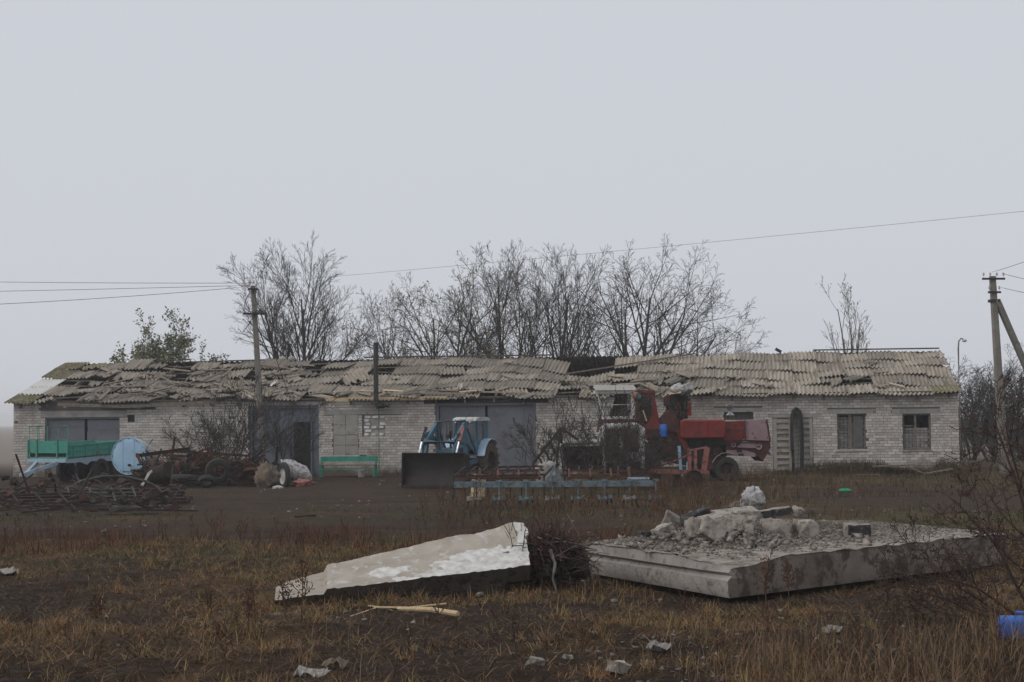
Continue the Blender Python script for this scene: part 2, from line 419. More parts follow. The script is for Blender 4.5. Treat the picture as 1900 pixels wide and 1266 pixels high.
def masks(x, y):
    """turf, green and straw cover of the ground (0..1)"""
    n1, n2, n3 = fbm(x * 0.5, y * 0.5, 0, 4), fbm(x * 1.3 + 9, y * 1.3, 3, 4), fbm(x * 0.22, y * 0.35 + 4, 4, 4)
    track = sm(y + 1.2 * (n3 - 0.5) * 4 + 0.05 * x, 25.5, 27.0) * (1 - sm(y + 4 * (n3 - 0.5), 31.5, 33.5)) * (1 - sm(x, 1.0, 4.0))
    yard = sm(y + 5 * (n3 - 0.5), 33, 37) * (1 - sm(y, 70, 80)) * (1 - sm(x + 4 * (n1 - 0.5), -1.8, 0.5)) * 0.9
    rtrack = sm(x + 4 * (n1 - 0.5), 6.5, 8.5) * sm(y + 3 * (n3 - 0.5), 33, 35) * (1 - sm(y + 3 * (n1 - 0.5), 43, 46))
    bare = np.maximum(np.maximum(track, yard), rtrack)
    turf = np.clip(sm(n1, 0.36, 0.60) * 0.75 + 0.35 * sm(y, 19, 24), 0, 1) * (1 - bare * 0.93)
    turf = np.clip(turf * (1 - 0.75 * (1 - sm(y, 13, 16.5)) * (1 - sm(x, -2.0, 1.2)) * sm(n2, 0.30, 0.5)), 0, 1)
    near_slab = np.exp(-(((x - 3.2) / 3.2) ** 2 + ((y - 18.0) / 1.1) ** 2))            # churned bare soil beside the big slab
    turf = turf * (1 - 0.9 * near_slab)
    green = sm(n2 + 0.55 * (n3 - 0.5) + 0.08 * sm(y, 21, 23), 0.49, 0.66) * (0.55 + 0.45 * sm(y, 20, 24))
    return turf, green, bare
def colour_of(x, y):
    t, g, b = masks(x, y)
    k = fbm(x * 3.1, y * 3.1, 6, 4)
    soil = np.array([0.029, 0.0172, 0.0100]); dirt = np.array([0.052, 0.0318, 0.0200]); straw = np.array([0.098, 0.058, 0.025]); grn = np.array([0.058, 0.058, 0.021])
    c = soil + (dirt - soil) * (b * (0.55 + 0.45 * k))[..., None]
    for cy in (28.4, 30.2, 40.0, 42.0):                                                # wet churned earth in the wheel ruts
        c = c * (1 - 0.38 * np.exp(-((y - (cy + 0.05 * x + 0.35 * np.sin(x * 0.31))) / 0.30) ** 2) * sm(k, 0.3, 0.55))[..., None]
    c = c * (0.75 + 0.5 * fbm(x * 0.9, y * 0.9 + 7, 2, 4))[..., None]
    tt = (t * (0.35 + 0.9 * sm(k, 0.3, 0.6)))[..., None].clip(0, 1)
    c = c * (1 - tt) + tt * (straw + (grn - straw) * (g * 0.8)[..., None])
    far = sm(y, 62, 90)[..., None]  # pale dry field, its colour lightened further to stand in for fog
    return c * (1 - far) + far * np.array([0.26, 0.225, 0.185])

xs = [0.0]; 
while xs[-1] < 2600: xs.append(xs[-1] + max(0.06, (xs[-1] - 5.5) * 0.075 if xs[-1] > 5.5 else 0.06))
xs = np.array([-q for q in reversed(xs[1:])] + xs)
ys = [11.2]
while ys[-1] < 2600: ys.append(ys[-1] + max(0.06, (ys[-1] - 11) * 0.0095 if ys[-1] < 60 else (ys[-1] - 54) * 0.09))
yb = [11.2]
while yb[-1] > -120: yb.append(yb[-1] - max(0.1, (11.2 - yb[-1]) * 0.12))
ys = np.array(list(reversed(yb[1:])) + ys)
gx, gy = np.meshgrid(xs, ys)
gv = np.stack([gx, gy, gz(gx, gy)], -1)
nx, ny = len(xs), len(ys)
ii = (np.arange(ny - 1)[:, None] * nx + np.arange(nx - 1)[None, :]).ravel()
gf = np.stack([ii, ii + 1, ii + nx + 1, ii + nx], -1)
m = mat('earth', (0, 0, 0), c2=(0.62, 0.60, 0.58), attr='tint', scale=9, bump=0.9, bscale=22, rough=0.97, spec=0.15)
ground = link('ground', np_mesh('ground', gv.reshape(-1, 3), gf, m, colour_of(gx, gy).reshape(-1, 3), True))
tag(ground, 'muddy ground with patches of trampled dry grass', 'ground', kind='structure')

# ------------------------------------------------------------ the long brick garage
RB = random.Random(11)
BL, WH = 35.35, 2.84
GROT = math.radians(-8)
garage = empty('garage_building', (-19.23, 60.3, 0), GROT, 'long white brick garage with broken corrugated roof and grey metal doors', 'building')
GM = Matrix.Translation((-19.23, 60.3, 0)) @ Matrix.Rotation(GROT, 4, 'Z')
def bw(u, v, z): return GM @ Vector((u, v, z))
OPEN = [(1.28, 4.28, -0.3, 2.29), (4.60, 4.88, 2.11, 2.34), (9.38, 12.09, -0.3, 2.66), (12.63, 13.60, 0.77, 2.29), (13.75, 14.63, 1.47, 2.28),
        (16.53, 20.29, -0.3, 2.69), (27.12, 28.18, 1.99, 2.25), (28.85, 30.28, 0.10, 2.04), (31.13, 32.13, 0.86, 2.16), (33.41, 34.39, 0.85, 2.14)]
LINT = [(1.10, 4.57, 2.29, 2.53), (9.10, 12.45, 2.66, 2.80), (12.26, 15.25, 2.29, 2.48), (16.10, 20.75, 2.69, 2.82), (26.78, 28.51, 2.25, 2.40),
        (28.70, 30.55, 2.04, 2.16), (30.80, 32.50, 2.16, 2.32), (33.05, 34.72, 2.14, 2.31)]
wc = MB()
brk = sorted({0.0, BL} | {q for o in OPEN for q in o[:2]})
for a, b in zip(brk[:-1], brk[1:]):
    m_ = (a + b) / 2
    hs = sorted([(o[2], o[3]) for o in OPEN if o[0] < m_ < o[1]])
    z = -0.3
    for h in hs + [(WH, WH)]:
        if h[0] > z: wc.box(((a + b) / 2, 0.25, (z + h[0]) / 2), (b - a, 0.5, h[0] - z))
        z = h[1]
wc.box((BL / 2, 10.25, 1.27), (BL, 0.5, 3.14))
for u in (0.25, BL - 0.25):
    wc.box((u, 5.25, 1.27), (0.5, 9.5, 3.14))
    wc.prism([(0.0, WH), (10.5, WH), (5.25, WH + 1.55)], u - 0.25, u + 0.25, 'x')
wall = wc.build('wall', M['mortar'], garage, smooth=False)

CH, BW_ = 0.0985, 0.26
def inside(u0, u1, z0, z1):
    for o in OPEN + LINT:
        if u0 < o[1] - 0.004 and u1 > o[0] + 0.004 and z0 < o[3] - 0.03 and z1 > o[2] + 0.03: return o
    return None
bricks = []
for c in range(29):
    z0 = c * CH + 0.006; z1 = z0 + 0.0865
    head = c % 6 == 3
    w = 0.13 if head else BW_
    off = (0.065 if head else 0.13 * (c % 2)) + RB.uniform(-0.01, 0.01)
    u = -off
    while u < BL:
        segs = [(max(0.0, u), min(BL, u + w - 0.011))]
        out = []
        for o in OPEN + LINT:
            if z0 < o[3] - 0.03 and z1 > o[2] + 0.03:
                nx_ = []
                for a, b in segs:
                    if b <= o[0] or a >= o[1]: nx_.append((a, b)); continue
                    if a < o[0]: nx_.append((a, o[0]))
                    if b > o[1]: nx_.append((o[1], b))
                segs = nx_
        for a, b in segs:
            if b - a < 0.035: continue
            gone = RB.random() < 0.004
            if 0.75 < a < 5.6 and z0 > 2.5 and RB.random() < 0.92 - 0.9 * max(0, (1.6 - a)) - 0.9 * max(0, a - 5.0): gone = True
            if z0 > 2.68 and a < 24 and RB.random() < 0.10: gone = True
            if not gone: bricks.append((a, b, z0, z1))
        u += w
full = [q for q in bricks if abs(q[1] - q[0] - (BW_ - 0.011)) < 0.003 and q[0] > 29.3 and q[2] > 0.25]
full = sorted(full, key=lambda q: -q[0])[:298]
fs_ = set(full)
jb = MB()
def brick_box(mb, c, s): mb.box(c, s, jit=0.0022)
for a, b, z0, z1 in bricks:
    if (a, b, z0, z1) in fs_: continue
    p = 0.008 + RB.uniform(0, 0.006)
    brick_box(jb, ((a + b) / 2, 0.03 - p, (z0 + z1) / 2), (b - a, 0.06, z1 - z0))
for side, u in ((-1, 0), (1, BL)):
    for c in range(29):
        z0 = c * CH + 0.006
        for k in range(40):
            y = 0.08 + k * BW_ - 0.13 * (c % 2)
            if y < 0.06 or y > 10.2: continue
            brick_box(jb, (u + side * 0.0, y + 0.125, z0 + 0.043), (0.02, BW_ - 0.011, 0.0865))
tag(jb.build('brick_courses', M['brick'], wall, smooth=False), kind='stuff')
bvar = []
for k in range(6):
    q = MB(); q.box((0, 0, 0), (BW_ - 0.011, 0.06, 0.0865), jit=0.003); bvar.append(q.mesh('brick', M['brick'], False))
for i, (a, b, z0, z1) in enumerate(full):
    link('brick', bvar[i % 6], wall, ((a + b) / 2, 0.03 - 0.008 - RB.uniform(0, 0.006), (z0 + z1) / 2))
for i, (a, b, z0, z1) in enumerate(LINT):
    steel_ = i in (3,)
    MB().box(((a + b) / 2, 0.16, (z0 + z1) / 2), (b - a, 0.36 if not steel_ else 0.37, z1 - z0), jit=0.004).build('lintel', M['concrete' if not steel_ else 'dark_rust'], garage, smooth=False)

# inside: ceiling slabs and lining, their dark colour painting in the room's shade
MB().box((BL / 2, 5.25, 2.72), (BL - 1.0, 9.45, 0.10)).build('ceiling', M['inside_shade'], garage, smooth=False)
MB().box((BL / 2, 3.4, 1.2), (BL - 1.0, 0.12, 2.9)).build('inner_wall', M['inside_shade'], garage, smooth=False)

# metal doors ------------------------------------------------------
def leaf(parent, u0, u1, z0, z1, mat_, y=0.16, seams=(), rot=0.0, ribs=(), hand=0):
    o = MB().box(((u1 - u0) / 2, 0, (z1 - z0) / 2), (u1 - u0, 0.035, z1 - z0))
    o = o.build('door_leaf', M[mat_], parent, smooth=False, loc=(u0, y, z0), rot=(0, rot, 0))
    for s in seams:                                             # raised cover strips over the plate joints
        MB().box((s - u0, -0.024, (z1 - z0) / 2), (0.05, 0.012, z1 - z0 - 0.02)).build('cover_strip', M[mat_], o, smooth=False)
    for s in ribs:
        MB().box(((u1 - u0) / 2, -0.023, s - z0), (u1 - u0 - 0.02, 0.010, 0.045)).build('cover_strip', M[mat_], o, smooth=False)
    hx = (u1 - u0) * (0.10 if hand else 0.90)
    MB().tube([(hx, -0.02, 0.95), (hx, -0.07, 0.97), (hx, -0.07, 1.13), (hx, -0.02, 1.15)], 0.012, 6).build('door_handle', M['black_iron'], o)
    for k in range(9):
        for zz in (0.05, z1 - z0 - 0.05): MB().sphere((0.08 + k * (u1 - u0 - 0.16) / 8, -0.02, zz), 0.012, 6, 4).build('rivet', M['black_iron'], o)
    for z in (0.35, z1 - z0 - 0.35):
        MB().cyl((0.0, -0.03, z - 0.07), (0.0, -0.03, z + 0.07), 0.022, 8).build('hinge', M['black_iron'], o)
    return o
def jambs(parent, u0, u1, z1, mat_, w=0.10, y=0.10):
    for u in (u0 + w / 2, u1 - w / 2): MB().box((u, y, z1 / 2 - 0.02), (w, 0.12, z1 + 0.04)).build('door_jamb', M[mat_], parent, smooth=False)
    MB().box(((u0 + u1) / 2, y, z1 - w / 2), (u1 - u0 - 2 * w, 0.116, w)).build('door_head', M[mat_], parent, smooth=False)
d = MB().box((2.78, 0.40, 1.1), (3.0, 0.02, 2.3)).build('left_gate', M['inside_shade'], garage, smooth=False); d.name = 'gate'  # dark backing sheet, paints the shade seen between the leaves
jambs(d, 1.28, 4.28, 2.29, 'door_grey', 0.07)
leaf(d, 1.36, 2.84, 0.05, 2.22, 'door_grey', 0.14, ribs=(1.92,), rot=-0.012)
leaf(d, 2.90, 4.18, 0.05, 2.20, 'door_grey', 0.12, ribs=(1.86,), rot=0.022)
d = MB().box((10.73, 0.46, 1.3), (2.7, 0.02, 2.6)).build('gate', M['inside_shade'], garage, smooth=False)  # dark backing sheet, paints the shade in the wicket opening
jambs(d, 9.38, 12.09, 2.66, 'door_blue', 0.12)
leaf(d, 9.52, 11.03, 0.02, 2.52, 'door_blue', 0.15, seams=(10.28,))
o_ = MB().box((11.42, 0.15, 2.28), (0.78, 0.035, 0.48)).box((11.9, 0.15, 1.27), (0.16, 0.035, 2.5)).build('door_leaf', M['door_blue'], d, smooth=False)
MB().box((11.06, 0.11, 1.03), (0.05, 0.06, 2.0)).box((11.78, 0.11, 1.03), (0.06, 0.06, 2.0)).box((11.42, 0.11, 2.05), (0.66, 0.06, 0.05)).build('wicket_frame', M['door_blue'], o_, smooth=False)
d = MB().box((18.41, 0.46, 1.3), (3.76, 0.02, 2.66)).build('gate', M['inside_shade'], garage, smooth=False)  # dark backing sheet, paints the shade in the gap between leaves
jambs(d, 16.53, 20.29, 2.69, 'door_grey', 0.11)
leaf(d, 16.66, 18.37, 0.04, 2.57, 'door_grey', 0.15, seams=(17.0,), ribs=(0.25,))
leaf(d, 18.47, 20.17, 0.04, 2.56, 'door_grey', 0.14, seams=(19.82,), ribs=(0.25,), hand=1)

# vents, blocked openings, windows --------------------------------
MB().box((4.74, 0.2, 2.225), (0.26, 0.06, 0.21)).build('vent', M['black_iron'], garage, smooth=False)
pb = MB()
for k, z in enumerate((0.965, 1.345, 1.725, 2.10)):
    for j in range(2): pb = MB().box((12.88 + j * 0.475, 0.06, z), (0.465, 0.15, 0.365), jit=0.006); pb.build('infill_block', M['plaster'], garage, smooth=False)
MB().box((13.3, 0.12, 1.53), (0.96, 0.14, 1.5)).build('infill_mortar', M['mortar'], garage, smooth=False)
MB().box((14.19, 0.16, 1.875), (0.87, 0.2, 0.80)).build('infill_mortar', M['plaster'], garage, smooth=False)
for k in range(6):
    for j in range(3):
        if RB.random() < 0.8:
            MB().box((13.91 + j * 0.28 + 0.05 * (k % 2), 0.045, 1.55 + k * 0.13), (RB.uniform(0.14, 0.23), 0.06, 0.085), jit=0.012).build('rough_brick', M['whitewash'], garage, smooth=False)
sw = MB().box((27.65, 0.3, 2.12), (1.06, 0.03, 0.26)).build('low_window', M['glass_dull'], garage, smooth=False)
MB().box((27.65, 0.2, 2.12), (0.05, 0.06, 0.26)).box((27.14, 0.2, 2.12), (0.04, 0.06, 0.26)).box((28.16, 0.2, 2.12), (0.04, 0.06, 0.26)).build('window_frame', M['window_wood'], sw, smooth=False)
# doorway walled up with rough stone, mortar teeth standing proud
bd = MB().box((29.56, 0.14, 1.07), (1.43, 0.16, 1.94)).build('blocked_doorway', M['rough_stone'], garage, smooth=False)
for u0, u1 in ((28.86, 29.0), (29.42, 29.80), (30.15, 30.27)):
    MB().box(((u0 + u1) / 2, 0.045, 1.07), (u1 - u0, 0.06, 1.92), jit=0.01).build('mortar_band', M['plaster'], bd, smooth=False)
for k in range(9):
    for u0, u1 in ((29.0, 29.42), (29.80, 30.15)):
        MB().box(((u0 + u1) / 2, 0.05, 0.20 + k * 0.215), (u1 - u0 + 0.02, 0.055, RB.uniform(0.09, 0.13)), jit=0.014).build('mortar_band', M['plaster'], bd, smooth=False)
def window(u0, u1, z0, z1, kind):
    w = empty('window', ((u0 + u1) / 2, 0.12, z0)); w.parent = garage
    W_, H = u1 - u0, z1 - z0
    fr = MB()
    for x in (-W_ / 2 + 0.03, W_ / 2 - 0.03): fr.box((x, 0, H / 2), (0.06, 0.09, H))
    fr.box((0, 0, 0.03), (W_ - 0.12, 0.086, 0.06)).box((0, 0, H - 0.03), (W_ - 0.12, 0.086, 0.06)); fr.build('window_frame', M['window_wood'], w, smooth=False)
    MB().box((-0.04, 0.0, H / 2), (0.10 if kind else 0.075, 0.075, H - 0.12)).build('mullion', M['window_wood'], w, smooth=False)
    MB().box((-0.29, 0.0, H * 0.66), (0.33, 0.05, 0.045)).build('transom', M['window_wood'], w, smooth=False)
    for k in range(7):                                          # security bars
        x = -W_ / 2 + 0.1 + k * (W_ - 0.2) / 6
        MB().cyl((x, 0.1, 0.03), (x, 0.1, H - 0.03), 0.007, 5).build('window_bar', M['black_iron'], w)
    for z in (0.25, 0.6, 0.95): MB().cyl((-W_ / 2 + 0.04, 0.115, z), (W_ / 2 - 0.04, 0.115, z), 0.007, 5).build('window_bar', M['black_iron'], w)
    n = 12 if kind else 8                                       # brick filling behind the bars
    for c in range(n):
        for k in range(4):
            x0 = -W_ / 2 + 0.01 + k * 0.26 - 0.13 * (c % 2); x1 = min(W_ / 2 - 0.01, x0 + 0.248); x0 = max(-W_ / 2 + 0.01, x0)
            if x1 - x0 > 0.05: MB().box(((x0 + x1) / 2, 0.24, c * CH + 0.05), (x1 - x0, 0.08, 0.086), jit=0.003).build('infill_brick', M['brick'], w, smooth=False)
    MB().box((0, 0.30, n * CH / 2), (W_ - 0.01, 0.06, n * CH)).build('infill_mortar', M['mortar'], w, smooth=False)
    if kind: MB().box((0.24, 0.02, H * 0.5), (0.36, 0.008, H - 0.16)).build('pane', M['glass_dull'], w, smooth=False)
    MB().box((0, -0.10, -0.03), (W_ + 0.10, 0.12, 0.05), jit=0.004).build('sill', M['concrete'], w, smooth=False)
window(31.13, 32.13, 0.86, 2.16, 1)
window(33.41, 34.39, 0.85, 2.14, 0)

# roof --------------------------------------------------------------
RZ, RY, TAN = 4.57, 5.25, 0.3135
SLOPE = math.atan(TAN)
def bump1(x, c, w): return math.exp(-((x - c) / w) ** 2)
def rz(u, r):
    """height of the front slope at u along the building, r metres (level) from the ridge"""
    z = RZ - TAN * r
    z += 0.05 * math.sin(u * 0.9 + r) * bump1(r, 2.6, 2.5) + 0.03 * math.sin(u * 2.3 + r * 1.7)
    z -= 0.20 * bump1(u, 6.0, 2.6) * bump1(r, 2.4, 1.6)
    z -= 0.55 * bump1(u, 21.6, 1.5) * bump1(r, 1.6, 1.5)
    z -= 0.10 * bump1(u, 12.5, 3.5) * bump1(r, 3.5, 1.5)
    z -= 0.07 * bump1(u, 29.5, 1.6) * bump1(r, 2.6, 1.5)
    z += 0.10 * bump1(u, 3.6, 0.8) * bump1(r, 0.3, 1.0)
    return z
roof = MB()
nb = 62 * 12 - 3                                               # rear slope, one corrugated skin
for k in range(nb):
    u = -0.2 + k * 0.0481; w_ = 0.026 * math.sin(k * PI / 2 * 0.8367)
    u = min(u, BL + 0.05)
    roof.v += [(u, RY + 0.03, RZ - 0.02 + w_), (u, RY + 5.6, RZ - 0.02 - TAN * 5.55 + w_)]
    if k: n = len(roof.v); roof.f.append([n - 4, n - 3, n - 1, n - 2]); roof.m.append(0)
roof = roof.build('roof', M['sheet'], garage, fix=False)
for k in range(33):
    u = 0.3 + k * 1.085
    if 20.4 < u < 23.3: continue
    q = MB()
    pts = [(r, rz(u, r) - 0.16) for r in (0.02, 1.4, 2.8, 4.2, 5.35)]
    for (r0, z0), (r1, z1) in zip(pts[:-1], pts[1:]): q.bar((u, RY - r0, z0), (u, RY - r1, z1), 0.06, 0.14, up=(0, 0, 1))
    q.build('rafter', M['old_wood'], roof, smooth=False)
    MB().bar((u, RY + 0.06, RZ - 0.20), (u, RY + 5.4, RZ - 0.20 - TAN * 5.34), 0.06, 0.13, up=(0, 0, 1)).build('rafter', M['old_wood'], roof, smooth=False)
for j, r in enumerate((0.35, 1.15, 1.75, 2.3, 2.9, 3.45, 4.0, 4.6, 5.2)):
    for a in range(0, 36, 6):
        b = min(BL + 0.2, a + 6)
        if j < 2 and a == 18: continue
        q = MB()
        us = [a + k * (b - a) / 6 for k in range(7)]
        for u0, u1 in zip(us[:-1], us[1:]): q.bar((u0 - 0.05, RY - r, rz(u0, r) - 0.065), (u1, RY - r, rz(u1, r) - 0.065), 0.05, 0.045, up=(0, 0, 1))
        q.build('batten', M['old_wood'], roof, smooth=False)
def corr(name, waves, ln, jag=0.0, jagt=0.0, seed=0, segs=5):
    """one corrugated sheet: x across the waves, y down the slope, closed, 8 mm thick"""
    rr = random.Random(seed)
    n = waves * segs; p = 0.150
    def j(a):
        if not a: return [0] * (n + 1)
        kk = [rr.uniform(-a, a * 0.2) for _ in range(n // 3 + 3)]
        return [kk[i // 3] * (1 - (i % 3) / 3) + kk[i // 3 + 1] * (i % 3) / 3 + rr.uniform(-0.03, 0.03) for i in range(n + 1)]
    jl, jt = j(jag), j(jagt)
    v = []
    for i in range(n + 1):
        x = i * p / segs - waves * p / 2; z = 0.033 * math.sin(2 * PI * i / segs + 0.4)
        y0, y1 = -ln / 2 - jt[i], ln / 2 + jl[i]
        v += [(x, y0, z), (x, y1, z), (x, y0, z - 0.007), (x, y1, z - 0.007)]
    f = []
    for i in range(n):
        a, b = 4 * i, 4 * i + 4
        f += [(a, a + 1, b + 1, b), (a + 2, b + 2, b + 3, a + 3), (a + 1, a + 3, b + 3, b + 1), (a, b, b + 2, a + 2)]
    f += [(0, 2, 3, 1), (4 * n, 4 * n + 1, 4 * n + 3, 4 * n + 2)]
    q = MB(); q.add(v, f)
    return q
def sheet_meshes(mt):
    return dict(full=[corr('sheet', 7, 1.27).mesh('sheet', mt, ang=60)],
                part=[corr('sheet', 7, 1.15, 0.45, 0, s).mesh('sheet', mt, ang=60) for s in range(4)] + [corr('sheet', 5, 1.0, 0.3, 0.3, 9 + s).mesh('sheet', mt, ang=60) for s in range(3)],
                frag=[corr('sheet_fragment', w, l, 0.25, 0.2, 30 + k).mesh('sheet_fragment', mt, ang=60) for k, (w, l) in enumerate(((3, 0.7), (2, 0.9), (4, 0.5), (2, 0.5), (3, 1.1), (1, 0.8)))])
SH = sheet_meshes(M['sheet']); SHM = sheet_meshes(M['sheet_mossy']); SHN = sheet_meshes(M['sheet_new'])
def put_sheet(name, me, u, r, yaw=0.0, lift=0.0, tilt=0.034, roll=0.0):
    e = 0.25
    du = (rz(u + e, r) - rz(u - e, r)) / (2 * e); dr = (rz(u, r + e) - rz(u, r - e)) / (2 * e)
    X = Vector((1, 0, du)).normalized(); Y = Vector((0, -1, dr)).normalized(); Z = X.cross(Y) * -1
    # local x -> X, local y -> down the slope, local z -> out of the roof
    m3 = Matrix((-X, Z.cross(-X).normalized(), Z)).transposed()
    m3 = m3 @ Euler((tilt, roll, yaw)).to_matrix()
    o = link(name, me, roof)
    o.matrix_local = Matrix.Translation(Vector((u, RY - r, rz(u, r) + lift))) @ m3.to_4x4()
    return o
def damage(u, r):
    d = 0.03
    if 2.2 < u < 9.8: d = 0.72 if 0.9 < r < 4.6 else 0.5
    elif 9.8 <= u < 13: d = 0.32
    elif u < 2.2: d = 0.12
    if u < 24.5 and r > 4.3: d = max(d, 0.6)
    if 13 <= u < 20 and 1.0 < r < 4: d = 0.13
    if 23 < u < 27.5 and r > 3.2: d = 0.5
    if 27.5 <= u < 33.5 and r > 3.0: d = 0.26
    if 27.5 <= u < 33.5 and 2 < r <= 3.0: d = 0.10
    if u > 33.5 or (r < 1.2 and u > 24): d = 0.0
    return d
NC = 37
for j in (4, 3, 2, 1, 0):
    r = 0.60 + j * 1.098
    for i in range(NC):
        u = 0.30 + i * (BL - 0.72) / (NC - 1)
        if 20.6 < u < 23.1 and j == 0: continue
        if j == 1 and 22.3 < u < 23.6 and RB.random() < 0.5: continue
        K = SH
        if i == 0: K = SHN if j in (2, 3) else SHM
        elif i == 1 and j == 0 or (i >= NC - 1 and j == 4): K = SHM
        dm = damage(u, r) if 0 < i < NC - 2 else 0.0
        x = RB.random()
        lift = 0.015 + RB.uniform(0, 0.012); yaw = RB.gauss(0, 0.012)
        if x < dm:
            y_ = RB.random()
            if y_ < 0.30: continue
            if y_ < 0.68: put_sheet('sheet', RB.choice(K['part']), u + RB.uniform(-0.05, 0.05), r + RB.uniform(-0.05, 0.12), RB.gauss(0, 0.10), lift + 0.01, 0.05)
            else: put_sheet('sheet', RB.choice(K['part'] + K['full']), u + RB.uniform(-0.2, 0.2), r + RB.uniform(0, 0.35), RB.uniform(-0.55, 0.55), lift + 0.05, 0.07 + RB.uniform(-0.05, 0.1), RB.uniform(-0.12, 0.12))
        else: put_sheet('sheet', K['full'][0], u, r + RB.gauss(0, 0.012), yaw, lift, 0.034)
for k in range(118):                                            # loose fragments lying on the slope
    z_ = RB.random()
    u, r = (RB.uniform(2.0, 10.5), RB.uniform(0.8, 5.2)) if z_ < 0.52 else (RB.uniform(9, 25), RB.uniform(4.4, 5.35)) if z_ < 0.82 else (RB.uniform(24, 33.5), RB.uniform(2.8, 5.2))
    if k > 108: u, r = RB.uniform(12, 34), RB.uniform(0.6, 3.5)
    me = RB.choice((SH if RB.random() < 0.985 else SHN)['frag'])
    put_sheet('sheet_fragment', me, u, r, RB.uniform(-1.2, 1.2), 0.07 + RB.uniform(0, 0.05), RB.uniform(-0.05, 0.12), RB.uniform(-0.15, 0.15))
for k in range(40):                                             # fallen boards
    if k < 30: u, r, ya = RB.uniform(2.5, 10), RB.uniform(1.0, 5.1), RB.uniform(-1.5, 1.5)
    elif k < 40: u, r, ya = RB.uniform(12, 25), RB.uniform(4.7, 5.4), RB.gauss(1.5, 0.12)
    else: u, r, ya = RB.uniform(24, 32), RB.uniform(3.4, 5.0), RB.gauss(1.4, 0.4)
    ln = RB.uniform(0.7, 2.0)
    q = MB().box((0, 0, 0), (RB.uniform(0.08, 0.15), ln, 0.025), jit=0.004).mesh('plank', M['fresh_wood' if k in (33, 36, 38) else 'old_wood'], False)
    put_sheet('plank', q, u, r, ya, 0.11 + RB.uniform(0, 0.06), RB.uniform(-0.04, 0.05))
for u0, u1, z0, z1 in ((1.9, 5.2, 2.78, 2.66), (4.6, 8.2, 2.68, 2.82), (12.4, 17.0, 2.86, 2.87)):   # fascia boards hanging loose
    MB().bar((u0, -0.26, z0), (u1, -0.22, z1), 0.03, 0.13, up=(0, 0, 1)).build('fascia_board', M['fresh_wood' if u0 > 12 else 'old_wood'], roof, smooth=False)
for u0, u1 in ((0.0, 12.3), (15.4, 24.2), (24.3, BL)):
    MB().box(((u0 + u1) / 2, 0.06, 2.885), (u1 - u0, 0.30, 0.085), jit=0.01).build('wall_plate', M['tar_wood'], roof, smooth=False)
for u0, u1, h0, h1 in ((2.6, 5.2, 0.02, 0.09), (5.0, 8.4, -0.02, 0.03), (12.6, 20.3, 0.07, 0.06), (23.2, 25.5, -0.35, 0.02), (30.6, 35.4, 0.10, 0.10)):   # ridge boards
    MB().bar((u0, RY - 0.05, RZ + h0), (u1, RY - 0.05, RZ + h1), 0.16, 0.05, up=(0, 0, 1)).build('ridge_board', M['tar_wood'], roof, smooth=False)
MB().bar((21.0, RY - 2.6, RZ - 0.80), (26.0, RY - 0.3, RZ + 0.02), 0.10, 0.06, up=(0, 0, 1)).build('ridge_board', M['old_wood'], roof, smooth=False)
MB().box((29.25, RY - 0.2, RZ + 0.10), (0.22, 0.2, 0.12), rot=(0.2, 0.5, 0.3)).build('ridge_cap', M['black_iron'], roof, smooth=False)
# flues
fl = MB().cyl((9.35, RY + 0.2, RZ - 0.3), (9.35, RY + 0.2, RZ + 0.68), 0.085, 12).build('flue', M['dark_rust'], roof)
for x in (-0.22, 0.16): MB().sphere((9.35 + x, RY + 0.05, RZ + 0.05), 0.16, 8, 6, (1, 1, 0.8)).build('flue_mortar', M['plaster'], fl, smooth=False)
fl = MB().tube([(14.55, 0.0, 2.60), (14.55, -0.42, 2.60), (14.45, -0.46, 2.56), (14.39, -0.46, 2.66), (14.39, -0.46, 4.95)], 0.092, 14).cyl((14.48, -0.45, 2.59), (14.86, -0.47, 2.60), 0.085, 14).build('flue', M['black_iron'], garage)
MB().cyl((14.42, -0.15, 0.0), (14.42, -0.15, 2.52), 0.016, 6).build('thin_pipe', M['bench_green'], garage)

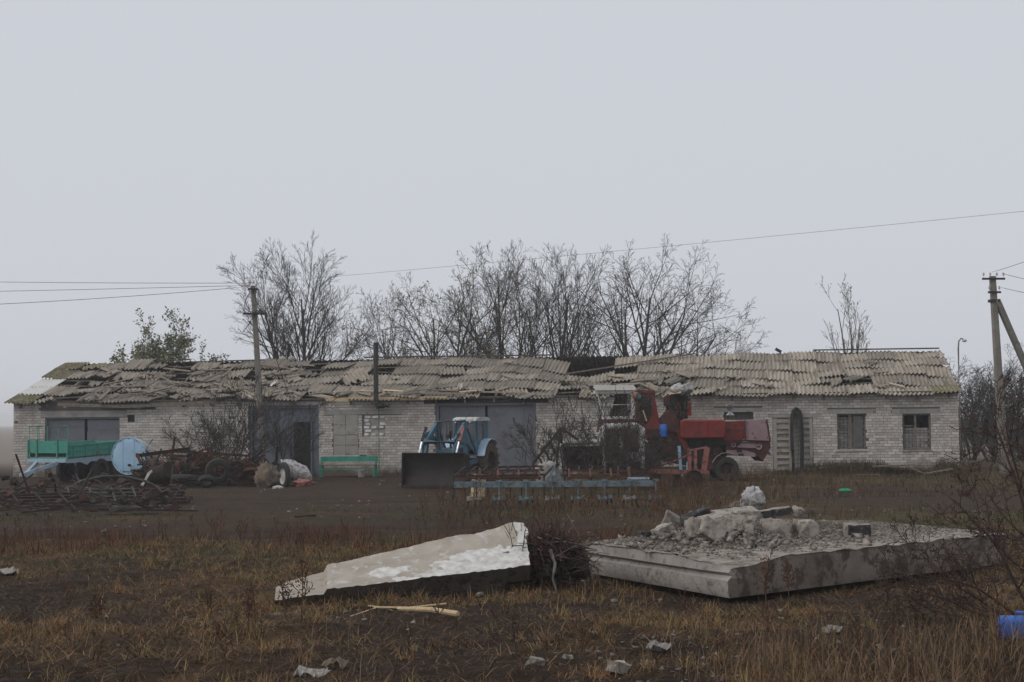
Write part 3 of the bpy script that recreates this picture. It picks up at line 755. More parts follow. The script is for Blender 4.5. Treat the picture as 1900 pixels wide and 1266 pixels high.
# ------------------------------------------------------------ trees and bushes behind the building
RT = random.Random(5)
def branch(T, C, p, d, r, L, lv, P, leaves=None):
    n = (6, 5, 4, 3, 2)[min(lv, 4)]
    pts, rad = [p.copy()], [r]
    end = 0.20 if lv < 2 else P.get('tip', 0.35)
    d = d.copy()
    for i in range(n):
        w = P['wig'] * (1 + 0.25 * lv)
        d = d + Vector((RT.gauss(0, w), RT.gauss(0, w), RT.gauss(0, w) + P['up'][min(lv, len(P['up']) - 1)]))
        d.normalize()
        p = p + d * (L / n)
        pts.append(p.copy()); rad.append(max(P.get('minr', 0.0035), r * (1 - (1 - end) * (i + 1) / n)))
    (T if lv <= P.get('tl', 1) else C).tube(pts, rad, (7, 5, 4, 3, 3)[min(lv, 4)], lv == 0)
    if leaves is not None and lv >= P['lv'] - 1:
        for q in pts[1:]:
            for _ in range(P.get('nleaf', 2)):
                leaves.append((q + Vector((RT.gauss(0, .10), RT.gauss(0, .10), RT.gauss(0, .10)))))
    if lv >= P['lv']: return
    k = P['kids'][lv]
    for j in range(k):
        t = P['t0'][min(lv, len(P['t0']) - 1)] + (1 - P['t0'][min(lv, len(P['t0']) - 1)]) * (j + RT.uniform(0.2, 0.9)) / k
        t = min(t, 0.99)
        i = int(t * n); f = t * n - i
        q = pts[i].lerp(pts[i + 1], f); dd = (pts[i + 1] - pts[i]).normalized()
        a = math.radians(RT.uniform(*P['ang'])); az = j * 2.4 + RT.uniform(-0.8, 0.8)
        x, y, _ = frame(dd)
        nd = dd * math.cos(a) + (x * math.cos(az) + y * math.sin(az)) * math.sin(a)
        rr = (rad[i] * (1 - f) + rad[i + 1] * f)
        branch(T, C, q, nd, max(P.get('minr', 0.004), rr * P.get('rr', 0.62)), L * (P.get('ratio0', P['ratio']) if lv == 0 else P['ratio']) * (1.15 - 0.55 * t) * RT.uniform(0.75, 1.2), lv + 1, P, leaves)
TALL = dict(lv=4, kids=(8, 7, 6, 4), t0=(0.28, 0.22, 0.2), ang=(20, 42), ratio=0.50, ratio0=0.62, minr=0.0068, rr=0.70, wig=0.045, up=(0.01, 0.035, 0.03, 0.02), tl=1)
def tree(name, base, stems, P, label, cat, group=None, barkm='bark', twigm='twig', leafm=None, leafsize=0.08, crown='crown', keep=1.0, hs=1.0):
    o = empty(name, base, 0, label, cat, group)
    T, C = MB(), MB()
    lv = [] if leafm else None
    for dx, dy, L, r in stems:
        L *= hs
        d = Vector((dx, dy, 1)).normalized()
        branch(T, C, Vector((dx * 0.25, dy * 0.25, -0.05)), d, r, L, 0, P, lv)
    t = T.build('trunk', M[barkm], o, fix=False)
    c = C.build(crown, M[twigm], o, fix=False)
    if leafm:
        lv = [q for q in lv if RT.random() < keep]
        q = np.array([tuple(v) for v in lv]); n = len(q)
        rs = np.random.RandomState(n)
        a = rs.normal(size=(n, 3)); a /= np.linalg.norm(a, axis=1)[:, None]
        b = np.cross(a, rs.normal(size=(n, 3))); b /= np.linalg.norm(b, axis=1)[:, None]
        s = leafsize * rs.uniform(0.6, 1.3, (n, 1))
        V = np.stack([q - a * s, q + b * s * 0.45, q + a * s, q - b * s * 0.45], 1).reshape(-1, 3)
        link('leaves', np_mesh('leaves', V, np.arange(4 * n).reshape(-1, 4), M[leafm]), c)
    return o
GT = 'bare trees behind the garage'
def base_at(px, Y): 
    p = at(px, 800, Y); return (p.x, Y, 0)
tree('bare_tree', base_at(558, 77), [(-0.09, 0, 8.6, .13), (0.02, .05, 9.0, .17), (0.12, -.05, 8.4, .13), (-0.28, .1, 6.6, .09), (0.30, .1, 6.4, .09)], TALL,
     'broad bare tree behind the roof, directly right of the utility pole with the dangling cables', 'tree', GT, hs=0.91)
tree('bare_tree', base_at(735, 78), [(-0.10, 0, 7.4, .10), (-0.28, 0.1, 6.0, .08), (-0.02, 0, 5.0, .07)], dict(TALL, kids=(7, 5, 4, 3)),
     'slender bare tree with thin leaning stems directly behind the black flue pipe', 'tree', GT, 'bark', 'twig', 'leaf_yellow', 0.06, keep=0.03, hs=0.92)
tree('bare_tree', base_at(812, 75), [(-0.12, 0, 7.2, .14), (0.14, 0, 7.6, .16), (0.36, 0.1, 6.6, .12), (-0.40, 0, 6.6, .11), (0.6, 0, 5, .08)], dict(TALL, ang=(25, 55), kids=(9, 7, 5, 3)),
     'rounded bare tree with a few last yellow leaves, behind the roof above the tractor', 'tree', GT, 'bark', 'twig', 'leaf_yellow', 0.07, keep=0.05, hs=0.98)
tree('bare_tree', base_at(948, 78), [(-0.08, 0, 8.8, .15), (-0.26, 0, 7.6, .11), (0.05, 0.1, 8.4, .12), (-0.36, 0, 5.5, .08)], dict(TALL, kids=(8, 6, 5, 4)),
     'tall bare tree with several upright stems, left one of the highest pair behind the roof', 'tree', GT, hs=0.93)
tree('bare_tree', base_at(1022, 77), [(0.0, 0, 9.0, .15), (0.14, 0, 8.6, .13), (0.34, 0, 7.2, .10), (-0.1, 0.1, 7.8, .11), (0.42, 0, 5.2, .08)], dict(TALL, kids=(8, 6, 5, 4)),
     'tall bare tree with several upright stems, right one of the highest pair behind the roof', 'tree', GT, hs=0.93)
tree('bare_tree', base_at(1172, 74), [(-0.10, 0, 7.4, .17), (0.10, 0, 8.2, .19), (0.36, 0.05, 8.0, .15), (0.66, 0, 7.4, .13), (-0.32, 0, 6.6, .10), (-0.7, 0.1, 5.2, .08), (0.95, 0.1, 5.6, .08)], dict(TALL, ang=(24, 55), kids=(9, 7, 5, 3)),
     'wide dense bare tree spreading right above the red combine', 'tree', GT, hs=0.96)
POP = dict(minr=0.008, lv=3, kids=(6, 4, 3), t0=(0.2, 0.25, 0.2), ang=(14, 34), ratio=0.42, wig=0.035, up=(0.02, 0.06, 0.06), tl=1)
tree('poplar_tree', base_at(1580, 76), [(0.01, 0, 7.6, .10), (-0.07, 0, 8.6, .10), (0.045, 0, 7.2, .09), (0.10, 0, 8.5, .08), (0.20, 0, 5.4, .045), (-0.20, 0, 5.0, .045), (0.30, 0, 4.8, .04)], POP,
     'thin poplar with bare upright shoots and yellow leaves low down, behind the right roof end', 'tree', None, 'bark_pale', 'twig', 'leaf_yellow', 0.055, keep=0.12, hs=0.86)
LEAFY = dict(minr=0.006, lv=3, kids=(7, 6, 4), t0=(0.25, 0.2, 0.2), ang=(22, 50), ratio=0.55, wig=0.08, up=(0.01, 0.03, 0.03), tl=1, nleaf=3)
tree('willow_tree', base_at(292, 80), [(0.0, 0, 6.0, .12), (-0.30, 0, 5.9, .09), (0.34, 0, 6.4, .10), (0.10, .1, 6.0, .1), (-0.15, 0, 5.6, .07), (0.5, 0, 5.2, .06)], LEAFY,
     'loose green leafy tree above the broken left part of the roof', 'tree', None, 'bark', 'twig', 'leaf_green', 0.085, keep=1.0, hs=0.88)
tree('willow_bush', base_at(172, 80), [(0.0, 0, 3.7, .06), (-0.3, 0, 3.6, .05), (0.3, 0, 3.7, .05), (0.1, .1, 3.6, .05)], LEAFY,
     'low green leafy bush top just over the ridge near the left roof end', 'bush', None, 'bark', 'twig', 'leaf_green', 0.075, keep=0.7)
tree('bare_tree', base_at(1362, 128), [(0.0, 0, 6.0, .10), (0.3, 0, 5.5, .08), (-0.3, 0, 5.0, .08)], dict(TALL, lv=3, kids=(7, 6, 4)),
     'small far bare tree faded by fog behind the middle of the right roof', 'tree')
THK = dict(minr=0.007, lv=4, kids=(7, 6, 4, 3), t0=(0.15, 0.15, 0.2), ang=(25, 60), ratio=0.62, wig=0.09, up=(0.0, 0.01, 0.02, 0.02), tl=1)
for k, (px, Y, h, lab) in enumerate(((1803, 72, 3.6, 'bare tangled tree right beside the right corner of the garage'),
                                     (1838, 69, 4.0, 'crooked bare tree with a curved trunk just left of the concrete pole base'),
                                     (1888, 71, 3.8, 'bare tangled tree at the right photo edge behind the braced pole'))):
    tree('bare_tree', base_at(px, Y), [(0.1, 0, h, .12), (-0.3, 0.1, h * 0.9, .08), (0.45, 0, h * 0.85, .08), (-0.6, 0, h * 0.7, .05), (0.2, -.2, h * .8, .06)], THK, lab, 'tree', 'bare trees right of the garage')
UND = dict(lv=3, kids=(5, 5, 4), t0=(0.1, 0.1, 0.1), ang=(20, 60), ratio=0.6, wig=0.10, up=(0.0, 0.0, 0.0), tl=0)
und = MB()
for k in range(26):
    q = base_at(RT.uniform(1772, 1960), RT.uniform(72, 92))
    for s in range(4): branch(und, und, Vector(q), Vector((RT.gauss(0, .4), RT.gauss(0, .3), 1)).normalized(), .03, RT.uniform(1.2, 2.4), 0, UND)
tag(und.build('undergrowth', M['twig'], None, fix=False), 'dark bare undergrowth massed under the trees right of the garage', 'undergrowth', kind='stuff')
# ------------------------------------------------------------ utility poles, lamp and wires
def utility_pole(base, lean, H, label, arms, w=0.19, rz_=0.0):
    o = empty('utility_pole', base, 0, label, 'utility pole', 'concrete utility poles')
    tip = Vector((lean, 0, H))
    q = MB()
    n = 4
    for a, b in ((Vector((0, 0, -0.3)), tip),):
        x, y = Vector((1, 0, 0)), Vector((0, 1, 0))
        vs = []
        for p, s in ((a, w * 0.62), (b, w * 0.42)):
            for sx, sy in ((-1, -1), (1, -1), (1, 1), (-1, 1)):
                for t in ((1, 0.72), (0.72, 1)) if sx * sy > 0 else ((0.72, 1), (1, 0.72)): vs.append(p + x * (sx * s * t[0]) + y * (sy * s * t[1]))
        q.add(vs, [tuple(reversed(range(8))), tuple(range(8, 16))] + [(k, (k + 1) % 8, 8 + (k + 1) % 8, 8 + k) for k in range(8)])
    q.build('pole', M['pole_concrete'], o, smooth=False)
    for z, L, nins, ang in arms:
        c = tip * (z / H)
        dx = Vector((math.cos(ang), math.sin(ang), 0))
        cr = MB().bar(c - dx * L / 2 + Vector((0, -0.12, 0)), c + dx * L / 2 + Vector((0, -0.12, 0)), 0.07, 0.07, up=(0, 0, 1)).build('crossarm', M['black_iron'], o, smooth=False)
        for k in range(nins):
            p = c + dx * (L / 2 - 0.05) * (2 * k / max(1, nins - 1) - 1) + Vector((0, -0.12, 0.03))
            MB().cyl(p, p + Vector((0, 0, 0.10)), 0.010, 6).lathe([(0.0, 0.08), (0.032, 0.09), (0.040, 0.12), (0.028, 0.15), (0.034, 0.18), (0.0, 0.20)], 8, 'z', p).build('insulator', M['dull_white'], cr)
    return o, tip
pb_ = at(491, 860, 56.4); pl = Vector((pb_.x, 56.4, 0.0))
up_, tipL = utility_pole(pl, -0.41, 6.97, 'leaning concrete utility pole with low crossarm rising from the scrap heap', [(5.95, 0.82, 2, 0.2), (6.84, 0.36, 2, 0.3)])
la = MB().tube([(-0.34, -0.1, 6.0), (-0.22, -0.25, 6.06), (-0.12, -0.34, 6.02)], 0.018, 6).lathe([(0.03, 0.08), (0.05, 0.02), (0.14, -0.06), (0.13, -0.07), (0.0, -0.02)], 12, 'z', (-0.12, -0.34, 6.02)).build('lamp_arm', M['black_iron'], up_)
MB().sphere((-0.12, -0.34, 5.96), 0.05, 8, 6).build('bulb', M['dull_white'], la)
for k, (x0, z0, x1, z1, sag) in enumerate(((-0.40, 6.8, 0.95, 2.9, 0.15), (-0.40, 6.85, -0.35, 6.0, -0.45), (-0.36, 5.9, -0.75, 5.3, -0.1))):
    pts = [(x0 + (x1 - x0) * t + (-0.7 * t * (1 - t) * 4 * abs(sag) if k == 1 else 0), -0.15, z0 + (z1 - z0) * t - abs(sag) * 4 * t * (1 - t) * 0.4) for t in [i / 10 for i in range(11)]]
    MB().tube(pts, 0.013, 5).build('cable', M['grease'], up_)
pr_ = at(1864, 860, 55.5)
up2, tipR = utility_pole((pr_.x, 55.5, 0), -0.27, 7.0, 'concrete utility pole with two crossarms and a slanting brace at the right edge', [(6.9, 0.82, 4, 0.05), (6.42, 0.46, 2, 0.05)], w=0.24)
MB().bar((-0.15, -0.05, 6.15), (2.6, 0.4, -0.2), 0.20, 0.18).build('brace_pole', M['pole_concrete'], up2, smooth=False)
MB().box((-0.24, 0, 6.12), (0.34, 0.3, 0.10)).build('brace_clamp', M['black_iron'], up2, smooth=False)
def wire(a, b, sag, label, r=0.008):
    pts = [a.lerp(b, i / 16) + Vector((0, 0, -sag * 4 * (i / 16) * (1 - i / 16))) for i in range(17)]
    return tag(MB().tube(pts, r, 4).build('overhead_wire', M['grease'], None), label, 'wire', 'overhead wires')
TL = pl + tipL
wire(TL + Vector((0, 0, 0.10)), at(-330, 518, 60), 0.05, 'uppermost of the overhead wires running left from the leaning pole')
wire(TL + Vector((-0.1, 0, 0.02)), at(-330, 546, 57), 0.03, 'middle overhead wire running left from the leaning pole')
wire(TL + Vector((-0.1, -.1, -0.03)), at(-330, 577, 48), 0.12, 'lowest overhead wire running left from the top of the leaning pole')
wire(TL + Vector((0.1, 0, 0.10)), at(2050, 377, 38), 0.06, 'single wire climbing right across the sky from the leaning pole', 0.004)
TR = Vector((pr_.x, 55.5, 0)) + tipR
for k, (a, px, py) in enumerate((((0.0, 0, 0.15), 1990, 452), ((0.35, 0, 0.1), 1990, 533), ((0.3, 0, -0.4), 1990, 556))):
    wire(TR + Vector(a), at(px, py, 45 - 4 * k), 0.04, ('short wire rising right from the braced pole', 'upper level wire leaving right from the braced pole', 'lower level wire leaving right from the braced pole')[k])
lp = at(1783, 860, 66)
sl = empty('street_lamp', (lp.x, 66, 0), 0, 'thin curved street lamp standing behind the right garage corner', 'street lamp')
MB().tube([(0, 0, -0.1), (0, 0, 4.9), (0.03, 0, 5.2), (0.13, 0, 5.32), (0.22, 0, 5.28)], [0.05, 0.035, 0.03, 0.028, 0.028], 8).build('post', M['pole_concrete'], sl)
MB().sphere((0.27, 0, 5.22), 0.09, 10, 6, (1.2, 0.8, 0.7)).build('lamp_head', M['dull_white'], sl)

# ------------------------------------------------------------ fog over the yard
hz = MB().box((0, 1245, 6.2), (5400, 2740, 14.6)).build('haze', [], None, smooth=False)
hm = bpy.data.materials.new('haze'); hm.use_nodes = True
hn = hm.node_tree.nodes; hn.clear()
pv = hn.new('ShaderNodeVolumePrincipled'); ho = hn.new('ShaderNodeOutputMaterial')
pv.inputs['Color'].default_value = (0.97, 0.98, 1.0, 1); pv.inputs['Density'].default_value = 0.0009; pv.inputs['Anisotropy'].default_value = 0.3
hm.node_tree.links.new(pv.outputs[0], ho.inputs['Volume'])
hz.data.materials.append(hm)
tag(hz, 'pale autumn fog lying over the whole yard', 'fog', kind='stuff')
mat('tractor_dark', (0.035, 0.075, 0.10), (0.05, 0.10, 0.135), (0.04, 0.04, 0.04), scale=4, cov=0.4, rough=0.7)
mat('cab_glass', (0.07, 0.076, 0.082), (0.12, 0.126, 0.134), scale=2, rough=0.12, spec=0.5, bump=0)  # base colour raised so the glass carries a painted sky reflection

# ------------------------------------------------------------ machines
def wheel(parent, c, r, w, lugs=0, tyre='rubber', rim='rust', axis='y', tilt=None, inner=0.52, name='wheel'):
    q = MB()
    prof = [(r * inner, -w * 0.38), (r * (inner + 0.06), -w * 0.48), (r * 0.80, -w * 0.5), (r * 0.95, -w * 0.40), (r, -w * 0.2), (r, w * 0.2), (r * 0.95, w * 0.40), (r * 0.80, w * 0.5), (r * (inner + 0.06), w * 0.48), (r * inner, w * 0.38), (r * inner, -w * 0.38)]
    q.lathe(prof, 32, axis)
    for k in range(lugs):
        for s in (-1, 1):
            a = 2 * PI * (k + (0.5 if s > 0 else 0)) / lugs
            p = []
            for t, da in ((0.04, 0.0), (0.5, 0.22)):
                b = a + da
                p.append(Vector((math.cos(b) * r * (1.0 if t < .2 else 0.955), s * w * t, math.sin(b) * r * (1.0 if t < .2 else 0.955))))
            if axis == 'y': q.bar(p[0], p[1], 0.05 * r / 0.7, 0.055 * r / 0.7, up=(math.cos(a), 0, math.sin(a)))
    o = q.build(name, M[tyre], parent, loc=c, rot=tilt)
    d = MB().lathe([(0.0, -w * 0.10), (r * 0.14, -w * 0.16), (r * 0.20, -w * 0.10), (r * 0.36, -w * 0.02), (r * inner * 0.92, -w * 0.20), (r * inner * 1.02, -w * 0.42), (r * inner * 1.02, w * 0.42), (r * inner * .92, w * 0.2), (r * 0.3, w * 0.05), (0.0, w * 0.1)], 24, axis)
    d.build('rim', M[rim], o)
    return o

# --- blue tractor with front blade; x forward, y to its left
tr = empty('tractor', (-2.40, 47.0, gzf(-2.4, 47.0)), math.radians(-110), 'old blue loader tractor with wide black front blade before the grey double gate', 'tractor')
prof = [(0.06, 0.03), (-0.10, 0.16), (-0.20, 0.38), (-0.22, 0.62), (-0.16, 0.86), (-0.04, 1.07)]
back = [(x - 0.035, z) for x, z in reversed(prof)]
bl = MB().prism(prof + back, -1.0, 1.0, 'y').build('blade', M['blade_black'], tr)
for y in (-1.01, 1.01): MB().prism([(0.06, 0.03), (0.0, 1.09), (-0.40, 0.95), (-0.48, 0.10)], y - 0.015, y + 0.015, 'y').build('blade_side', M['blade_black'], bl, smooth=False)
MB().bar((-0.02, -1.0, 1.075), (-0.02, 1.0, 1.075), 0.05, 0.03).build('blade_lip', M['dark_rust'], bl, smooth=False)
MB().box((0.05, 0, 0.06), (0.05, 1.98, 0.10)).build('cutting_edge', M['dark_rust'], bl, smooth=False)
for y in (-0.52, 0.52): wheel(tr, (-1.25, y, 0.36), 0.36, 0.19, 14, 'muddy_rubber', 'tractor_blue')
for y in (-0.54, 0.54): wheel(tr, (-3.15, y, 0.69), 0.69, 0.32, 18, 'muddy_rubber', 'dark_rust')
MB().prism([(-2.35, 0.78), (-0.98, 0.74), (-0.92, 1.02), (-1.02, 1.16), (-2.35, 1.25)], -0.25, 0.25, 'y').build('hood', M['tractor_dark'], tr, smooth=False)
MB().box((-0.93, 0, 0.88), (0.03, 0.40, 0.26)).build('grille', M['grease'], tr, smooth=False)
MB().box((-1.95, 0, 0.60), (1.9, 0.34, 0.34)).box((-1.35, 0, 0.42), (0.2, 0.9, 0.12)).box((-3.1, 0, 0.66), (0.5, 0.8, 0.36)).build('chassis', M['grease'], tr, smooth=False)
cab_ = MB()
for x, y in ((-2.42, -0.44), (-2.42, 0.44), (-3.42, -0.44), (-3.42, 0.44)): cab_.bar((x, y, 0.95), (x + (0.08 if x > -3 else -0.0), y * 0.94, 2.0), 0.07, 0.07)
for y in (-0.44, 0.44): cab_.box((-2.92, y, 1.16), (1.0, 0.04, 0.42))
cab_.box((-3.05, 0.445, 1.62), (0.10, 0.05, 0.84)).box((-3.28, 0.44, 1.62), (0.30, 0.05, 0.84)).box((-2.74, 0.445, 1.97), (0.60, 0.05, 0.07)).box((-2.46, 0.445, 1.62), (0.06, 0.05, 0.84)).box((-2.42, 0, 1.22), (0.04, 0.86, 0.20)).box((-3.42, 0, 1.25), (0.04, 0.86, 0.6)).box((-2.9, 0, 1.96), (1.06, 0.9, 0.06)).box((-2.9, 0, 0.97), (1.0, 0.86, 0.04))
cab = cab_.build('cab', M['tractor_blue'], tr, smooth=False)
MB().prism([(-3.50, 2.03), (-2.30, 2.03), (-2.34, 2.10), (-2.6, 2.15), (-3.3, 2.15), (-3.48, 2.10)], -0.50, 0.50, 'y').build('cab_roof', M['dull_white'], cab, smooth=False)
MB().box((-2.37, 0, 1.62), (0.012, 0.74, 0.56)).build('windscreen', M['cab_glass'], cab, smooth=False)
for y in (-0.44, 0.44): MB().box((-2.74, y * 0.985, 1.66), (0.52, 0.012, 0.56)).build('side_window', M['cab_glass'], cab, smooth=False)
for y in (-0.3, 0.32): MB().cyl((-2.2, y, 2.02), (-2.13, y, 2.02), 0.06, 10).build('headlight', M['dull_white'], cab)
MB().box((-2.85, 0.1, 1.25), (0.4, 0.42, 0.5)).build('driver_seat', M['grease'], cab, smooth=False)
for s in (-1, 1):
    pts = [(-3.15 + 0.76 * math.cos(a), 0.69 + 0.76 * math.sin(a)) for a in [math.radians(q) for q in (18, 40, 62, 85, 108, 130)]]
    f = MB(); 
    for (x0, z0), (x1, z1) in zip(pts[:-1], pts[1:]): f.add([(x0, s * 0.38, z0), (x1, s * 0.38, z1), (x1, s * 0.72, z1), (x0, s * 0.72, z0), (x0, s * 0.38, z0 + .02), (x1, s * 0.38, z1 + .02), (x1, s * 0.72, z1 + .02), (x0, s * 0.72, z0 + .02)], [(0, 1, 2, 3), (7, 6, 5, 4), (0, 4, 5, 1), (3, 2, 6, 7), (0, 3, 7, 4), (1, 5, 6, 2)])
    f.build('fender', M['tractor_pale'], tr, smooth=False)
lo = MB()
for s in (-1, 1):
    y = s * 0.46
    lo.bar((-1.55, y, 0.55), (-1.40, y, 2.0), 0.10, 0.12)
    lo.bar((-1.45, y, 1.95), (-0.62, y, 1.42), 0.08, 0.16)
    lo.bar((-0.66, y, 1.46), (-0.34, y, 0.50), 0.08, 0.16)
    lo.bar((-1.50, y, 0.70), (-2.6, y, 0.80), 0.09, 0.14)
    lo.bar((-1.42, y * 1.05, 1.95), (-2.30, y * 1.1, 1.05), 0.05, 0.07)
lf = lo.build('loader_frame', M['tractor_blue'], tr, smooth=False)
for s in (-1, 1):
    y = s * 0.54
    MB().prism([(-0.55, 1.65), (-1.15, 1.75), (-2.15, 0.98), (-1.5, 1.30), (-0.75, 1.38)], y - 0.012, y + 0.012, 'y').build('gusset_plate', M['tractor_blue'], lf, smooth=False)
    MB().prism([(-0.70, 1.55), (-0.42, 1.30), (-0.50, 0.80), (-0.78, 0.92)], y - 0.02, y + 0.02, 'y').build('gusset_plate', M['tractor_blue'], lf, smooth=False)
    c = MB().cyl((-0.92, y + s * .07, 1.84), (-0.60, y + s * .07, 1.42), 0.05, 10).build('hydraulic_cylinder', M['pink_rust' if s > 0 else 'grease'], lf)
    MB().cyl((-0.56, y + s * .07, 1.40), (-0.30, y + s * .07, 1.00), 0.026, 8).build('piston_rod', M['steel'], c)
MB().cyl((-0.54, -0.5, 1.40), (-0.54, 0.5, 1.40), 0.082, 14).build('cross_tube', M['tractor_blue'], lf)
MB().cyl((-1.40, -0.5, 2.0), (-1.40, 0.5, 2.04), 0.04, 10).build('top_bar', M['tractor_blue'], lf)
for k in range(7):
    y0 = -0.40 + 0.12 * k; RT.random()
    pts = [(-1.35 + RT.gauss(0, .05), y0 + RT.gauss(0, .04), z) for z in (2.0, 1.72, 1.5, 1.62, 1.35)]
    MB().tube(pts, 0.014, 6).build('hose', M['grease'], lf)
cab.scale = (1, 0.80, 1.0); cab.location = (0, 0.10, 0)
MB().cyl((-2.35, 0.05, 2.08), (-2.28, 0.13, 2.32), 0.012, 5).build('aerial', M['steel'], cab)
MB().cyl((-1.75, -0.14, 1.2), (-1.75, -0.14, 1.72), 0.035, 8).build('exhaust', M['dark_rust'], tr)

# --- red combine harvester, side on, nose to the left; x to the right, y away from the viewer
cb = empty('combine_harvester', (5.43, 50.3, gzf(5.43, 50)), 0.0, 'red combine harvester with bare white cab frame beside the garage wall', 'combine harvester')
def X(px): return (px - 1265) / 58.0
def Z(py): return 2.03 + (777 - py) / 58.0
def PG(pts): return [(X(a), Z(b)) for a, b in pts]
y0, y1 = 0.35, 2.15
MB().prism(PG([(1205, 777), (1262, 777), (1268, 782), (1385, 782), (1385, 815), (1352, 822), (1300, 842), (1240, 842), (1215, 825), (1200, 800)]), y0, y1).build('threshing_body', M['combine_dark'], cb, smooth=False)
MB().prism(PG([(1345, 782), (1385, 782), (1385, 813), (1372, 818), (1345, 818)]), y0 - 0.04, y0 - 0.002).build('side_panel', M['combine_red'], cb, smooth=False)
MB().box((X(1365), y0 - 0.045, Z(799)), (0.68, 0.02, 0.03)).build('panel_seam', M['combine_dark'], cb, smooth=False)
sf = []
for cx, cy, a0 in ((X(1341), Z(784), 0), (X(1269), Z(784), 90), (X(1269), Z(808), 180), (X(1341), Z(808), 270)):
    for k in range(5):
        a = math.radians(a0 + k * 22.5); sf.append((cx + 0.10 * math.cos(a), cy + 0.10 * math.sin(a)))
q = MB(); q.prism(sf, 0.02, 0.345)
cxm, czm = X(1305), Z(796)
q2 = [(cxm + (x - cxm) * 0.93, czm + (z - czm) * 0.86) for x, z in sf]
n = len(sf)
q.add([(x, 0.02, z) for x, z in sf] + [(x, -0.07, z) for x, z in q2], [(i, (i + 1) % n, n + (i + 1) % n, n + i) for i in range(n)] + [tuple(range(n, 2 * n))])
q.build('side_fairing', M['combine_red'], cb, ang=50)
hood = MB().prism(PG([(1385, 780), (1426, 779), (1431, 819), (1385, 816)]), y0 - 0.06, y1 + 0.06).build('straw_hood', M['combine_pink'], cb, smooth=False)
MB().bar((X(1385.5), y0 - 0.075, Z(780)), (X(1385.5), y0 - 0.075, Z(817)), 0.05, 0.03).bar((X(1426), y0 - 0.07, Z(779)), (X(1432), y0 - 0.07, Z(820)), 0.06, 0.05).bar((X(1384), y0 - 0.075, Z(817)), (X(1433), y0 - 0.075, Z(820)), 0.035, 0.03).build('hood_edge', M['combine_dark'], hood, smooth=False)
rp = MB().prism(PG([(1350, 821), (1385, 817), (1432, 820), (1433, 832), (1418, 858), (1410, 848), (1366, 842), (1348, 848)]), y0 - 0.03, y1 + 0.03).build('chopper_housing', M['combine_dark'], cb, smooth=False)
MB().prism(PG([(1370, 831), (1382, 819), (1412, 824), (1412, 833)]), y0 - 0.062, y0 - 0.034).build('guard_plate', M['combine_pink'], rp, smooth=False)
MB().prism(PG([(1350, 836), (1384, 836), (1404, 842), (1404, 849), (1366, 847), (1350, 845)]), y0 - 0.060, y0 - 0.033).build('guard_plate', M['combine_pink'], rp, smooth=False)
for a, b in ((1372, 1382), (1369, 1379)): MB().box((X((a + b) / 2), y0 - 0.066, Z(844.5 if a > 1370 else 838)), ((b - a) / 58, 0.012, 0.07)).build('slot_shade', M['grease'], rp, smooth=False)  # slots drawn as dark plates, their inner shade is only colour
for px, py, r in ((1363, 826, 0.085), (1410, 829, 0.11), (1333, 838, 0.15), (1297, 838, 0.10)):
    p = MB().lathe([(0.0, 0.0), (r * 0.3, -0.02), (r * 0.55, 0.02), (r * 0.85, 0.0), (r, -0.03), (r, 0.05), (r * 0.8, 0.06)], 22, 'y', (X(px), y0 - 0.09, Z(py))).build('pulley', M['combine_pink' if px > 1360 else 'combine_dark'], cb)
    MB().cyl((X(px), y0 - 0.115, Z(py)), (X(px), y0 + 0.02, Z(py)), r * 0.28, 10).build('hub', M['grease'], p)
MB().bar((X(1363), y0 - 0.085, Z(821)), (X(1410), y0 - 0.085, Z(822.5)), 0.03, 0.02).bar((X(1363), y0 - 0.085, Z(831)), (X(1410), y0 - 0.085, Z(835.5)), 0.03, 0.02).build('drive_belt', M['grease'], cb, smooth=False)
MB().prism(PG([(1429, 826), (1440, 842), (1437, 846), (1428, 834)]), y0 + 0.2, y1 - 0.2).build('straw_spout', M['steel'], cb, smooth=False)
MB().prism(PG([(1215, 815), (1345, 815), (1335, 868), (1310, 872), (1215, 852)]), y0 + 0.12, y1 - 0.12).build('undercarriage', M['grease'], cb, smooth=False)
MB().prism(PG([(1266, 815), (1346, 815), (1346, 822), (1318, 845), (1262, 845)]), y0 - 0.03, y0 - 0.004).build('works_shade', M['grease'], cb, smooth=False)  # greasy black sheet that also paints in the underside's shade
MB().prism(PG([(1255, 797), (1263, 797), (1292, 856), (1281, 856)]), y0 - 0.10, y0 - 0.01).build('grain_elevator', M['combine_red'], cb, smooth=False)
MB().prism(PG([(1300, 842), (1350, 846), (1337, 872), (1312, 872), (1296, 856)]), y0 - 0.02, y0 + 0.10).build('rear_frame', M['combine_dark'], cb, smooth=False)
wheel(cb, (X(1350), y0 + 0.02, 0.40), 0.40, 0.28, 0, 'rubber', 'dark_rust')
wheel(cb, (X(1350), y1 - 0.02, 0.40), 0.40, 0.28, 0, 'rubber', 'dark_rust')
for y in (y0 - 0.05, y1 + 0.05): wheel(cb, (X(1188), y, 0.66), 0.66, 0.42, 18, 'rubber', 'dark_rust')
MB().bar((X(1350), y0, 0.42), (X(1350), y1, 0.42), 0.16, 0.14).bar((X(1188), y0, 0.66), (X(1188), y1, 0.66), 0.22, 0.22).build('axle', M['grease'], cb, smooth=False)
fe = MB(); pts = [(X(1350) + 0.50 * math.cos(math.radians(a)), 0.44 + 0.50 * math.sin(math.radians(a))) for a in (60, 85, 110, 135, 160)]
for (a, b), (c, d) in zip(pts[:-1], pts[1:]): fe.bar((a, y0 + 0.02, b), (c, y0 + 0.02, d), 0.36, 0.02, up=(0, 0, 1))
fe.build('mudguard', M['concrete'], cb, smooth=False)
